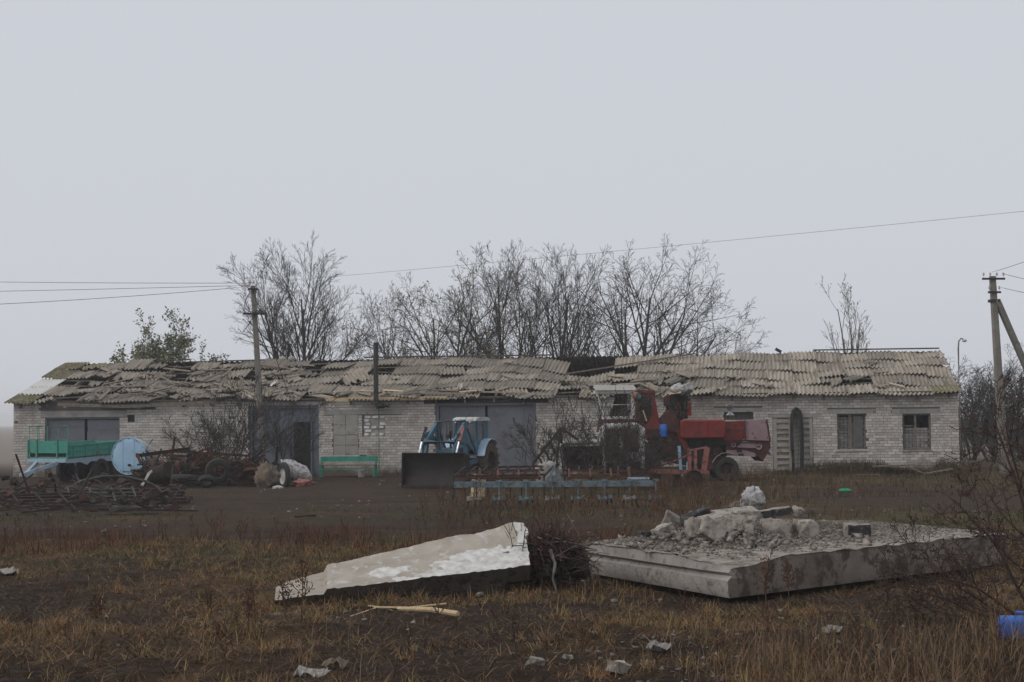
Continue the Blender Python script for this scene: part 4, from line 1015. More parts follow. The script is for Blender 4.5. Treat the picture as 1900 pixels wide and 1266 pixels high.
# grain tank, front panels, engine
MB().prism(PG([(1190, 724), (1216, 726), (1226, 777), (1188, 777)]), y0 + 0.15, y1 + 0.1).build('grain_tank', M['combine_red'], cb, smooth=False)
MB().prism(PG([(1188, 721), (1218, 723), (1218, 728), (1188, 727)]), y0 + 0.10, y1 + 0.15).build('tank_rim', M['combine_red'], cb, smooth=False)
MB().box((X(1201), y0 + 0.13, Z(752)), (0.34, 0.05, 0.7)).build('opening_shade', M['grease'], cb, smooth=False)  # dark plate on the tank, painting the shade inside an opening
MB().prism(PG([(1196, 790), (1212, 772), (1232, 790), (1232, 812), (1196, 812)]), y0 - 0.12, y0 + 0.5).build('front_shield', M['combine_red'], cb, smooth=False)
MB().prism(PG([(1228, 777), (1246, 757), (1256, 766), (1262, 790), (1262, 803), (1232, 800)]), y0 - 0.08, y0 + 0.9).build('front_shield', M['combine_dark'], cb, smooth=False)
MB().sphere((X(1262), y0 + 0.25, Z(770)), 0.27, 14, 8, (1.0, 0.8, 0.62)).build('fan_housing', M['combine_dark'], cb)
en = MB().box((X(1263), y0 + 0.8, Z(754)), (0.62, 0.9, 0.78)).box((X(1252), y0 + 0.5, Z(748)), (0.2, 0.5, 0.5)).build('engine', M['grease'], cb, smooth=False)
MB().cyl((X(1262), y0 + 0.25, Z(745)), (X(1262), y0 + 0.25, Z(769)), 0.075, 12).build('air_filter', M['combine_red'], en)
MB().prism(PG([(1279, 746), (1287, 746), (1287, 771), (1279, 771)]), y0 + 0.15, y0 + 0.9).build('radiator_side', M['combine_red'], en, smooth=False)
MB().prism(PG([(1240, 734), (1246, 734), (1246, 752), (1240, 752)]), y0 + 0.2, y0 + 1.1).build('engine_plate', M['combine_dark'], en, smooth=False)
MB().box((X(1264), y0 + 0.7, Z(733)), (0.75, 1.0, 0.03)).build('engine_cover', M['dark_rust'], en, smooth=False)
ex = MB().cyl((X(1272), y0 + 0.35, Z(745)), (X(1272), y0 + 0.35, Z(707)), 0.045, 10).build('exhaust', M['grease'], en)
MB().lathe([(0.045, -0.05), (0.11, -0.02), (0.06, 0.06), (0.0, 0.09)], 12, 'z', (X(1272), y0 + 0.35, Z(705))).build('exhaust_cap', M['grease'], ex)
MB().cyl((X(1205), y0 - 0.1, Z(753)), (X(1246), y0 - 0.1, Z(755)), 0.012, 6).cyl((X(1205), y0 - 0.1, Z(753)), (X(1204), y0 - 0.1, Z(777)), 0.012, 6).build('hand_rail', M['dark_rust'], cb)
# cab
cf = MB()
for y in (y0 + 0.05, y1 - 0.25):
    cf.bar((X(1108), y, Z(726)), (X(1123), y, Z(775)), 0.05, 0.07)
    cf.bar((X(1175), y, Z(726)), (X(1178), y, Z(775)), 0.06, 0.09)
    cf.bar((X(1168), y, Z(775)), (X(1177), y, Z(755)), 0.03, 0.05)
    cf.bar((X(1115), y, Z(749)), (X(1176), y, Z(749)), 0.018, 0.018)
    cf.bar((X(1108), y, Z(724)), (X(1177), y, Z(724)), 0.06, 0.14, up=(0, 0, 1))
for a, b in (((1123, 774), (1180, 774)),):
    for y in (y0 + 0.05, y1 - 0.25): cf.bar((X(a[0]), y, Z(a[1])), (X(b[0]), y, Z(b[1])), 0.06, 0.11, up=(0, 0, 1))
cf.bar((X(1108), y0, Z(724)), (X(1108), y1 - 0.2, Z(724)), 0.06, 0.12).bar((X(1123), y0, Z(774)), (X(1123), y1 - 0.2, Z(774)), 0.06, 0.08)
cab = cf.build('cab_frame', M['cab_white'], cb, smooth=False)
MB().prism(PG([(1101, 716), (1104, 712), (1176, 712), (1182, 718), (1180, 722), (1106, 722)]), y0 - 0.10, y1 - 0.1).build('cab_roof', M['cab_white'], cab, smooth=False)
MB().box((X(1100), y0 - 0.05, Z(717)), (0.16, 0.08, 0.14)).cyl((X(1097), y0 - 0.05, Z(716)), (X(1088), y0 - 0.2, Z(712)), 0.03, 8).build('mirror', M['grease'], cab, smooth=False)
MB().prism(PG([(1150, 727), (1172, 727), (1172, 771), (1138, 771)]), y1 - 0.36, y1 - 0.33).build('rear_panel', M['black_iron'], cab, smooth=False)
MB().box((X(1160), 1.1, Z(768)), (0.5, 0.5, 0.35)).bar((X(1133), 1.1, Z(776)), (X(1140), 1.1, Z(756)), 0.04).build('driver_seat', M['grease'], cab, smooth=False)
MB().prism(PG([(1116, 776), (1196, 776), (1205, 800), (1130, 805), (1112, 800)]), y0 - 0.02, y1 - 0.1).build('platform', M['combine_dark'], cb, smooth=False)
MB().prism(PG([(1113, 800), (1122, 776), (1128, 778), (1120, 820), (1114, 820)]), y0 - 0.06, y0 + 0.02).build('ladder_side', M['combine_red'], cb, smooth=False)
MB().prism(PG([(1100, 850), (1175, 800), (1190, 820), (1115, 872)]), y0 + 0.45, y1 - 0.45).build('feeder_house', M['combine_dark'], cb, smooth=False)
au = MB().cyl((X(1184), y0 - 0.12, Z(738)), (X(1185), y0 - 0.12, Z(780)), 0.105, 16).build('unloading_auger', M['combine_dark'], cb)
MB().sphere((X(1182), y0 - 0.16, Z(733)), 0.135, 14, 9).build('auger_cap', M['pink_rust'], au)
MB().sphere((X(1185), y0 - 0.20, Z(734)), 0.105, 12, 8).build('auger_spout', M['trailer_green'], au)
MB().bar((X(1194), y0 - 0.16, Z(760)), (X(1201), y0 - 0.14, Z(781)), 0.06, 0.03).build('loose_board', M['fresh_wood'], cb, smooth=False)
for k in range(6):
    p = [(X(RT.uniform(1215, 1300)), y0 + 0.08, Z(RT.uniform(816, 850))) for _ in range(2)]
    MB().bar(p[0], p[1], 0.05, 0.03).build('brace', M['dark_rust' if k % 2 else 'combine_dark'], cb, smooth=False)

for a, b in (((1240, 843), (1300, 843)), ((1300, 838), (1333, 838)), ((1290, 850), (1333, 847)), ((1333, 829), (1363, 821)), ((1297, 828), (1352, 824))):
    MB().bar((X(a[0]), y0 - 0.06, Z(a[1])), (X(b[0]), y0 - 0.06, Z(b[1])), 0.035, 0.02).build('drive_belt', M['grease'], cb, smooth=False)
for px in (1278, 1296, 1314, 1332): MB().box((X(px), -0.072, Z(796)), (0.012, 0.012, 0.46)).build('fairing_rib', M['combine_dark'], cb, smooth=False)
for k in range(5): MB().box((X(1212), y0 - 0.13, Z(796 + k * 3.4)), (0.42, 0.02, 0.022)).build('grille_slat', M['grease'], cb, smooth=False)
for k in range(9): MB().tube([(X(1240 + 5 * k), y0 + 0.1 + RT.uniform(0, .2), Z(740 + RT.uniform(0, 8))), (X(1243 + 5 * k + RT.gauss(0, 4)), y0 - 0.02, Z(758)), (X(1240 + 4 * k), y0 + 0.06, Z(776))], 0.018, 6).build('hose', M['grease'], cb)
for k in range(7): MB().tube([(X(1220 + 16 * k), y0 - 0.03, Z(816)), (X(1224 + 16 * k + RT.gauss(0, 6)), y0 - 0.06, Z(830)), (X(1222 + 16 * k), y0 - 0.02, Z(850))], RT.uniform(0.014, 0.03), 6).build('hose', M['dark_rust' if k % 2 else 'grease'], cb)
for px, py in ((1350, 786), (1350, 812), (1381, 786), (1381, 811), (1390, 785), (1424, 785), (1427, 813), (1390, 812)):
    MB().sphere((X(px), y0 - (0.065 if px > 1385 else 0.045), Z(py)), 0.018, 8, 5).build('bolt', M['grease'], cb)
MB().box((X(1365), y0 - 0.047, Z(790)), (0.10, 0.03, 0.03)).build('handle', M['grease'], cb, smooth=False)
for k in range(4): MB().box((X(1117) + 0.01 * k, y0 - 0.10, 1.05 + k * 0.26), (0.26, 0.12, 0.025)).build('ladder_rung', M['combine_dark'], cb, smooth=False)
def cw(px, py, y): return Vector((5.43 + X(px), 50.3 + y, Z(py)))
tag(MB().lathe([(0.0, 0.0), (0.13, 0.0), (0.135, 0.03), (0.128, 0.17), (0.136, 0.2), (0.128, 0.23), (0.132, 0.36), (0.12, 0.38), (0.06, 0.40), (0, 0.40)], 14, 'z', cw(1232, 810, 0.22)).build('plastic_can', M['blue_plastic'], None), 'bright blue plastic can hanging on the red combine', 'can')
ln_ = empty('signal_lantern', cw(1362, 781, 0.8), 0, 'shiny metal lantern on orange legs standing on top of the combine', 'lantern')
MB().cyl((0, 0, 0.17), (0, 0, 0.42), 0.14, 14).build('housing', M['steel'], ln_)
MB().lathe([(0.15, 0.42), (0.12, 0.47), (0.0, 0.52)], 14, 'z').build('cap', M['black_iron'], ln_)
for x, y in ((-.13, 0), (.13, 0), (0, .1)): MB().cyl((x, y, 0), (x, y, 0.18), 0.015, 6).build('leg', M['orange_paint'], ln_)
def blob(name, c, size, mt, label, cat, seed, group=None, lumps=0.22, freq=2.2, flat=0.35, rz_=0.0, tilt=(0, 0)):
    """a slumped sack or cloth bundle: a lumpy closed skin with creases"""
    rr = random.Random(seed)
    ph = [(rr.uniform(0, 6), rr.uniform(0, 6), rr.uniform(0, 6)) for _ in range(4)]
    q = MB(); m_, n_ = 18, 26
    vs = []
    for i in range(m_ + 1):
        for k in range(n_):
            a, b = PI * i / m_, 2 * PI * k / n_
            d = Vector((math.sin(a) * math.cos(b), math.sin(a) * math.sin(b), -math.cos(a)))
            s = 1 + lumps * (math.sin(d.x * freq * 2 + ph[0][0] + 2 * math.sin(d.z * 3 + ph[1][1])) * math.sin(d.y * freq * 2 + ph[0][1]) + 0.4 * math.sin(9 * d.x + 5 * d.z + ph[2][0]) * math.sin(8 * d.y + ph[2][1]) + 0.25 * math.sin(17 * d.z + 9 * d.x + ph[3][0]))
            v = Vector((d.x * size[0], d.y * size[1], d.z * size[2])) * (s * 0.5)
            v = Euler((tilt[0], tilt[1], rz_)).to_matrix() @ v
            vs.append(v)
    lo_ = min(v.z for v in vs)
    vs = [Vector((v.x, v.y, max(v.z, lo_ + flat * size[2] * 0.5))) for v in vs]
    lo_ = min(v.z for v in vs)
    vs = [v - Vector((0, 0, lo_)) for v in vs]
    fs = [(i * n_ + k, i * n_ + (k + 1) % n_, (i + 1) * n_ + (k + 1) % n_, (i + 1) * n_ + k) for i in range(m_) for k in range(n_)]
    q.add(vs, fs)
    return tag(q.build(name, M[mt], None, ang=70, loc=c), label, cat, group)
blob('cloth_bundle', cw(1270, 732, 0.75), (0.75, 0.6, 0.42), 'sacking', 'pale cloth bundle lying on the combine engine behind the exhaust', 'bundle', 4)
tag(MB().cyl(cw(1248, 731, 0.55) , cw(1268, 729, 0.5), 0.09, 12).build('wood_log', M['fresh_wood'], None), 'short pale log lying on the combine engine cover', 'log')

# --- white panelled header frame in front of the combine
hd = empty('header_frame', (2.645, 46.8, gzf(2.6, 46.8)), 0, 'rusty white tubular header frame with dark panels half hidden by a bare bush', 'farm machine')
def HX(px): return (px - 1115) / 62.0
def HZ(py): return 2.03 + (778 - py) / 62.0
q = MB()
for y in (0.0, 1.3):
    q.tube([(HX(1042), y, HZ(868)), (HX(1041), y, HZ(826)), (HX(1045), y, HZ(821)), (HX(1114), y, HZ(820))], [0.085, 0.085, 0.075, 0.065], 10)
    q.tube([(HX(1119), y, HZ(870)), (HX(1119), y, HZ(800)), (HX(1124), y, HZ(791)), (HX(1180), y, HZ(790)), (HX(1190), y, HZ(796)), (HX(1191), y, HZ(868))], [0.06, 0.06, 0.09, 0.10, 0.10, 0.07], 10)
for px, py in ((1041, 824), (1119, 795), (1190, 795), (1041, 860)): q.cyl((HX(px), 0, HZ(py)), (HX(px), 1.3, HZ(py)), 0.05, 8)
q.build('frame', M['dull_white'], hd)
MB().box((HX(1082), 0.5, HZ(846)), (1.15, 0.6, 0.60)).box((HX(1080), 0.2, HZ(868)), (1.2, 0.3, 0.2)).build('dark_panel', M['dark_rust'], hd, smooth=False)
MB().box((HX(1155), 0.4, HZ(822)), (1.0, 0.04, 0.75)).build('inner_panel', M['combine_dark'], hd, smooth=False)
MB().box((HX(1172), 0.12, HZ(848)), (0.52, 0.03, 0.28)).box((HX(1152), 0.12, HZ(815)), (0.1, 0.03, 0.6)).build('white_panel', M['dull_white'], hd, smooth=False)
MB().box((HX(1150), 0.6, HZ(868)), (1.2, 1.0, 0.32)).build('base', M['grease'], hd, smooth=False)

tt = empty('metal_truss', (1.05, 47.6, gzf(1.05, 47.6)), 0, 'rusty triangular metal truss leaning behind the white header frame', 'truss')
a, b, c = Vector((-0.45, 0, 0.72)), Vector((0.42, 0.1, 1.80)), Vector((0.95, 0.2, 1.42))
q = MB().bar(a, b, 0.07).bar(b, c, 0.07).bar(a + Vector((0.2, 0, -0.7)), c * 0.6 + Vector((0, 0, 0.1)), 0.06).bar(a, a + Vector((0.25, 0, -0.75)), 0.07)
for t in (0.2, 0.4, 0.6, 0.8): q.bar(a.lerp(b, t), a.lerp(b, t) + Vector((0.25, 0.05, -0.5)), 0.05)
q.bar(b, b + Vector((0.0, 0, -0.6)), 0.05).bar((0.4, 0.1, 1.8), (0.2, 0, 0.0), 0.06).build('bars', M['dark_rust'], tt, smooth=False)

# --- pale blue row cultivator across the yard
cu = empty('row_cultivator', (0.95, 36.2, gzf(0.95, 36)), math.radians(-1.5), 'pale blue row cultivator with hanging tine gangs and triangular hitch', 'cultivator')
zb = 0.55
MB().box((0, 0, zb), (4.66, 0.13, 0.13)).build('main_beam', M['cult_blue'], cu, smooth=False)
for x in (-2.33, 2.33): MB().box((x, 0, zb), (0.015, 0.16, 0.16)).build('beam_end', M['dark_rust'], cu, smooth=False)
for k in range(8):
    x = -1.86 + k * 0.60 + RT.uniform(-0.02, 0.02)
    g = MB().bar((x, -0.09, zb + 0.07), (x, -0.10, zb - 0.33), 0.055, 0.03).box((x, -0.08, zb + 0.08), (0.13, 0.06, 0.05)).bar((x, -0.10, zb - 0.30), (x + 0.02, -0.45, zb - 0.34), 0.04).build('gang', M['cult_blue'], cu, smooth=False)
    MB().bar((x - 0.15, -0.2, zb - 0.33), (x + 0.15, -0.22, zb - 0.31), 0.045, 0.05).box((x - 0.13, -0.2, zb - 0.31), (0.07, 0.09, 0.10)).box((x + 0.12, -0.22, zb - 0.30), (0.08, 0.08, 0.08)).build('clamp_bar', M['cult_blue' if k % 3 else 'concrete'], g, smooth=False)
    for dx in (-0.13, 0.14):
        MB().tube([(x + dx, -0.2, zb - 0.32), (x + dx * 1.1, -0.1, zb - 0.42), (x + dx * 1.3, -0.25, zb - 0.54)], [0.018, 0.018, 0.03], 5).build('tine', M['dark_rust'], g)
    MB().cyl((x + 0.02, -0.42, 0.14), (x + 0.06, -0.42, 0.14), 0.12, 12).build('gauge_wheel', M['dark_rust'], g)
MB().prism([(-0.22, 0.60), (0.0, 0.985), (0.22, 0.60), (0.15, 0.60), (0.0, 0.86), (-0.15, 0.60)], -0.05, 0.02).bar((-0.12, -0.01, 0.72), (0.12, -0.01, 0.72), 0.04).build('hitch', M['cult_blue'], cu, smooth=False)
for s in (-1, 1):
    q = MB()
    xa, xb = (0.35 * s, 1.75 * s)
    for y, z in ((0.55, 0.72), (0.95, 0.82)): q.bar((xa, y, z), (xb * 1.15, y, z - 0.02), 0.05, 0.04)
    q.bar((xa * 0.9, 0.3, 0.68), (xb * 1.3, 0.3, 0.68), 0.045)
    for t in (0.0, 0.35, 0.7, 1.0): q.bar((xa + (xb - xa) * t, 0.3, 0.66), (xa + (xb - xa) * t, 0.95, 0.86), 0.045)
    q.bar((xb, 0.1, 0.6), (xb, 0.6, 0.9), 0.05)
    q.build('rear_frame', M['rust'], cu, smooth=False)
MB().bar((-2.05, 0.2, 0.74), (-0.4, 0.25, 0.74), 0.035).build('top_rail', M['dark_rust'], cu, smooth=False)
MB().bar((1.75, 0.2, 0.78), (2.2, 0.2, 0.78), 0.03).bar((2.2, 0.2, 0.55), (2.2, 0.2, 0.8), 0.03).build('top_rail', M['dark_rust'], cu, smooth=False)
MB().box((1.95, 0.2, 0.66), (0.5, 0.1, 0.05)).build('toolbox', M['pale_blue'], cu, smooth=False)

# --- rusty harrow lying behind the cultivator
hr = empty('harrow', (0.4, 39.6, gzf(0.4, 39.6)), 0.03, 'dark rusty spike harrow frame lying behind the pale blue cultivator', 'harrow')
q = MB()
for y, z in ((0, 0.62), (0.5, 0.72), (1.0, 0.80)): q.bar((-1.9, y, z), (0.4, y, z + 0.02), 0.05); q.bar((0.9, y, z), (2.3, y, z - 0.03), 0.05)
for k in range(9):
    x = -1.9 + k * 0.285; q.bar((x, 0, 0.6), (x + 0.3, 1.0, 0.82), 0.045); q.bar((x, 0, 0.6), (x, 0.0, 0.05), 0.035)
for k in range(5):
    x = 0.9 + k * 0.34; q.bar((x, 0, 0.6), (x + 0.1, 1.0, 0.80), 0.045); q.bar((x, 0, 0.6), (x, 0.0, 0.05), 0.035)
q.build('bars', M['dark_rust'], hr, smooth=False)

# --- plough with pale red frame
po = empty('plough', (4.55, 46.0, gzf(4.5, 46)), 0, 'pale red plough frame with a rusty disc wheel in front of the combine', 'plough')
q = MB().bar((-0.75, 0, 0.52), (0.75, 0, 0.46), 0.11, 0.13).bar((-0.5, 0, 0.55), (0.55, 0, 0.95), 0.05).box((0.62, -0.05, 0.78), (0.10, 0.10, 0.75)).box((0.80, -0.05, 0.80), (0.08, 0.10, 0.70)).bar((0.6, 0, 1.1), (1.15, 0, 1.2), 0.05).box((1.10, 0.02, 0.85), (0.16, 0.08, 0.7), rot=(0, 0.15, 0)).bar((0.7, 0, 0.5), (1.2, 0, 0.45), 0.10)
q.build('frame', M['pink_rust'], po, smooth=False)
w = MB().lathe([(0.0, -0.05), (0.08, -0.06), (0.12, 0.0), (0.22, 0.01), (0.25, -0.04), (0.27, -0.04), (0.27, 0.05), (0.22, 0.05), (0.0, 0.04)], 26, 'y').build('wheel', M['dark_rust'], po, loc=(0.72, -0.25, 0.27))
MB().lathe([(0.0, -0.09), (0.06, -0.09), (0.07, 0.02)], 12, 'y').build('hub', M['grease'], w)
for x in (-0.45, 0.15): MB().prism([(x, 0.5), (x + 0.16, 0.5), (x + 0.42, 0.05), (x - 0.05, 0.02)], -0.02, 0.02).build('share', M['dark_rust'], po, smooth=False)
tag(MB().bar((5.02, 46.6, 0.0), (4.94, 46.6, 1.22), 0.10, 0.08).bar((5.15, 46.5, 0.1), (5.18, 46.5, 0.75), 0.09, 0.06).bar((4.95, 46.6, 0.5), (5.2, 46.5, 0.45), 0.06).build('blue_bracket', M['tank_blue'], None, smooth=False), 'upright bright blue metal bracket behind the plough', 'bracket')

# --- green trailer with railing, front towards the viewer
tl = empty('farm_trailer', (-15.9, 53.6, 0.0), math.radians(-115), 'green farm trailer with front railing and pale blue chassis at the left', 'trailer')
# x forward, y to its left (image right)
hw = 0.86
q = MB()
q.box((0.0, 0, 1.25), (0.05, 2 * hw, 0.42)).box((0.0, 0, 0.88), (0.05, 2 * hw, 0.06))
fp = q.build('front_board', M['trailer_green'], tl, smooth=False)
MB().box((-0.06, 0, 0.97), (0.02, 2 * hw - 0.04, 0.16)).build('gap_shade', M['grease'], fp, smooth=False)  # black sheet behind the gap, painting its inner shade
for y in (-hw, -0.48, 0.42, hw): MB().box((0.04, y, 1.16), (0.05, 0.05, 0.66)).build('stake', M['trailer_green'], fp, smooth=False)
rl = MB()
for y in (-hw + 0.02, -0.48, -0.03, 0.42, hw - 0.02): rl.cyl((0.0, y, 1.46), (0.0, y, 1.96), 0.018, 6)
rl.cyl((0, -hw, 1.96), (0, hw, 1.96), 0.02, 6).cyl((0, -hw, 1.50), (0, hw, 1.50), 0.02, 6).cyl((-0.5, -hw, 1.96), (0, -hw, 1.96), 0.02, 6).cyl((-0.5, -hw, 1.4), (-0.5, -hw, 1.96), 0.02, 6)
rl.build('railing', M['trailer_green'], tl)
for s in (-1, 1):
    sb = MB().prism([(-0.05, 0.90), (-3.4, 1.02), (-3.4, 1.42), (-0.05, 1.28)], s * hw - 0.02, s * hw + 0.02).build('side_board', M['trailer_green'], tl, smooth=False)
    for k in range(6): 
        x = -0.25 - k * 0.62; t = (-x - 0.05) / 3.85
        MB().box((x, s * (hw + 0.035), 1.09 + 0.13 * t), (0.05, 0.03, 0.40)).build('stake', M['trailer_green'], sb, smooth=False)
    MB().bar((-0.05, s * (hw + 0.03), 1.29), (-3.4, s * (hw + 0.03), 1.43), 0.05, 0.04).bar((-0.05, s * (hw + 0.028), 1.10), (-3.4, s * (hw + 0.028), 1.22), 0.03, 0.03).build('top_rail', M['trailer_green'], sb, smooth=False)
MB().box((-3.42, 0, 1.2), (0.04, 2 * hw, 0.44)).build('tailboard', M['trailer_green'], tl, smooth=False)
MB().prism([(0.02, 0.86), (-3.4, 0.98), (-3.4, 1.03), (0.02, 0.90)], -hw + 0.03, hw - 0.03).build('floor', M['old_wood'], tl, smooth=False)
q = MB()
q.box((0.05, 0, 0.79), (0.10, 2 * hw, 0.13))
for s in (-1, 1): q.prism([(0.0, 0.85), (-3.4, 0.97), (-3.4, 0.86), (-3.3, 0.70), (-1.2, 0.74), (-1.0, 0.62), (-0.7, 0.72), (0.0, 0.70)], s * (hw - 0.05) - 0.025, s * (hw - 0.05) + 0.025)
q.build('chassis', M['pale_blue'], tl, smooth=False)
MB().bar((0.05, -0.45, 0.72), (1.05, 0, 0.38), 0.09, 0.12).bar((0.05, 0.45, 0.72), (1.05, 0, 0.38), 0.09, 0.12).bar((1.0, 0, 0.40), (1.35, 0, 0.34), 0.10).build('drawbar', M['pale_blue'], tl, smooth=False)
for x in (-1.75, -2.75):
    for y in (-0.75, 0.75): wheel(tl, (x, y, 0.42), 0.42, 0.24, 0, 'rubber', 'dark_rust')
MB().box((-2.5, 0, 0.6), (1.6, 0.5, 0.3)).build('axle', M['grease'], tl, smooth=False)

# --- pale blue dished tank end with a white cone behind
tk = empty('tank', (-13.05, 53.2, 0.0), math.radians(-104), 'round pale blue tank end with a white cone behind it next to the green trailer', 'tank')
te = MB().lathe([(0.0, 0.012), (0.40, 0.010), (0.60, 0.0), (0.625, -0.012), (0.632, -0.10)], 44, 'x', (0, 0, 0.93)).build('tank_end', M['tank_blue'], tk, ang=30)
torus(MB(), (0.0, 0, 0.93), 0.63, (0.016, 0.022), 44, 8, 'x').build('rim_ring', M['tank_blue'], te)
for y in (-0.22, 0.2):
    h_ = math.sqrt(0.6 ** 2 - y * y); MB().box((0.014, y, 0.93), (0.012, 0.02, 2 * h_)).build('weld_seam', M['tank_blue'], te, smooth=False)
for k in range(12): MB().sphere((0.012, 0.585 * math.cos(k * PI / 6), 0.93 + 0.585 * math.sin(k * PI / 6)), 0.016, 7, 4).build('bolt', M['dark_rust'], te)
MB().cyl((0.0, 0.05, 0.62), (0.08, 0.05, 0.62), 0.05, 12).build('outlet', M['dark_rust'], te)
MB().lathe([(0.625, -0.10), (0.58, -0.5), (0.26, -1.7), (0.10, -1.8), (0.0, -1.8)], 32, 'x', (0, 0, 0.93)).build('tank_body', M['dull_white'], tk)
for x in (-0.3, -1.3):
    for s in (-1, 1): MB().bar((x, 0.0, 0.45), (x, s * 0.45, -0.05), 0.07).build('leg', M['dark_rust'], tk, smooth=False)
MB().tube([(0.02, 0.62, 1.1), (-0.05, 0.75, 1.35), (-0.2, 0.8, 1.5)], 0.012, 5).build('handle', M['grease'], tk)
mat('edge_shade', (0.075, 0.060, 0.050), (0.11, 0.09, 0.075), (0.05, 0.04, 0.033), scale=3, cov=0.4, bump=0.6)  # dark brown that paints shade onto the panel's front edge
mat('old_green', (0.055, 0.070, 0.055), (0.085, 0.10, 0.075), (0.06, 0.04, 0.03), scale=5, cov=0.4, rough=0.9)

# ------------------------------------------------------------ by the garage wall
bn = empty('bench', tuple(bw(13.43, -0.75, 0)), GROT, 'green painted bench before the bricked-up window', 'bench')
MB().box((0, 0, 0.66), (2.14, 0.06, 0.19)).build('back_board', M['bench_green'], bn, smooth=False)
MB().box((0, -0.22, 0.44), (2.1, 0.34, 0.04)).build('seat', M['old_wood'], bn, smooth=False)
MB().box((0.0, -0.38, 0.30), (2.1, 0.03, 0.04)).build('rail', M['bench_green'], bn, smooth=False)
for x in (-1.0, 1.02):
    MB().box((x, -0.02, 0.36), (0.06, 0.06, 0.78)).build('leg', M['bench_green'], bn, smooth=False)
    MB().box((x, -0.36, 0.20), (0.05, 0.05, 0.48)).build('leg', M['bench_green'], bn, smooth=False)
tag(MB().lathe([(0.0, 0.0), (0.11, 0.0), (0.15, 0.27), (0.155, 0.28), (0.14, 0.27), (0.10, 0.02), (0.0, 0.02)], 16, 'z', bw(14.1, -1.6, 0.02)).build('bucket', M['concrete'], None), 'small grey bucket standing in front of the green bench', 'bucket')
MB().box((0, 0, 0), (1.1, 0.12, 0.03))
def plank(a, b, w, t, mt, label, group=None, name='plank'):
    return tag(MB().bar(a, b, w, t, up=(0, 0, 1)).build(name, M[mt], None, smooth=False), label, 'plank', group)
plank(bw(13.3, -1.2, 0.28), bw(14.4, -0.95, 0.06), 0.10, 0.03, 'old_wood', 'weathered plank leaning low under the green bench')
plank(bw(32.3, -0.8, 0.30), bw(33.7, -0.55, 0.34), 0.34, 0.04, 'old_wood', 'wide weathered board lying at the wall between the two windows')
plank(bw(33.4, -0.8, 0.32), bw(34.0, -0.9, 0.06), 0.22, 0.04, 'old_wood', 'short dark board slanting down beside the wide board at the wall')
plank(bw(34.0, -1.0, 0.04), bw(35.0, -0.7, 0.20), 0.16, 0.04, 'old_wood', 'narrow board propped on the weeds under the rightmost window')
plank(bw(31.6, -1.0, 0.02), bw(32.5, -1.1, 0.03), 0.10, 0.03, 'old_wood', 'thin flat board on the ground under the left window')
# tall loop of black wire mesh leaning on the walled-up doorway
wl_ = empty('wire_loop', tuple(bw(29.70, -0.30, 0.1)), GROT, 'tall black wire loop rack leaning on the walled-up doorway', 'wire rack')
outl = [(-0.17, 0.0), (-0.19, 0.8), (-0.20, 1.4), (-0.18, 1.9), (-0.12, 2.18), (0.0, 2.28), (0.12, 2.18), (0.18, 1.9), (0.20, 1.4), (0.19, 0.8), (0.17, 0.0)]
MB().tube([(x, 0.24 * z / 2.28, z) for x, z in outl], 0.045, 8).tube([(x * 0.72, 0.24 * z / 2.28 - 0.05, z) for x, z in outl], 0.03, 6).build('hoop', M['grease'], wl_)
for k in range(-3, 4): MB().cyl((k * 0.05, 0, 0.0), (k * 0.045, 0.22, 2.2 - abs(k) * 0.05), 0.011, 5).build('wire', M['grease'], wl_)
for k in range(13): MB().cyl((-0.18, 0.24 * (0.1 + k * 0.16) / 2.28, 0.1 + k * 0.16), (0.18, 0.24 * (0.1 + k * 0.16) / 2.28, 0.16 + k * 0.16), 0.011, 5).build('wire', M['grease'], wl_)
tag(MB().box((0, 0, 0.30), (0.32, 0.26, 0.62), rot=(0.0, 0.06, 0.2), jit=0.03).build('wood_block', M['fresh_wood'], None, loc=G(888, 922), smooth=False), 'pale fresh-cut wooden block standing behind the cultivator beside the tractor', 'wood block')

# ------------------------------------------------------------ scrap heap under the pole
RS = random.Random(21)
def heap_top(px): return 0.28 + 0.85 * math.exp(-((px - 345) / 75) ** 2) + 0.62 * math.exp(-((px - 450) / 55) ** 2)
sc = MB()
for k in range(520):
    px = RS.uniform(262, 520); Y = RS.uniform(50.6, 54.0); c = at(px, 850, Y)
    z = RS.uniform(0.05, heap_top(px)) * (1 - abs(Y - 52.3) / 3.2)
    d = Vector((RS.gauss(0, 1), RS.gauss(0, 0.6), RS.gauss(0.05, 0.35))).normalized() * RS.uniform(0.15, 0.75)
    c = Vector((c.x, Y, max(z, abs(d.z) + 0.03)))
    if RS.random() < 0.6: sc.bar(c - d, c + d, RS.uniform(0.02, 0.06), RS.uniform(0.02, 0.09), mi=RS.choice((0, 0, 1)))
    else:
        m_ = Vector((RS.gauss(0, .12), RS.gauss(0, .1), RS.gauss(0, .12)))
        sc.tube([c - d, c + m_, c + d], RS.uniform(0.010, 0.028), 5, mi=RS.choice((0, 0, 1)))
for k in range(150):
    px = RS.uniform(-40, 330); Y = RS.uniform(34.5, 46); c = at(px, 900, Y)
    z = RS.uniform(0.02, 0.34) * (0.45 + 0.55 * math.exp(-((Y - 41) / 3.5) ** 2))
    d = Vector((RS.gauss(0, 1), RS.gauss(0, 0.8), RS.gauss(0, 0.16))).normalized() * RS.uniform(0.15, 0.8)
    c = Vector((c.x, Y, max(z, abs(d.z) + 0.02)))
    if RS.random() < 0.85: sc.bar(c - d, c + d, RS.uniform(0.015, 0.05), RS.uniform(0.015, 0.05), mi=RS.choice((0,) * 7 + (1,)))
    else: sc.tube([c - d, c + Vector((RS.gauss(0, .2), RS.gauss(0, .1), RS.gauss(0, .08))), c + d], RS.uniform(0.012, 0.03), 5, mi=0)
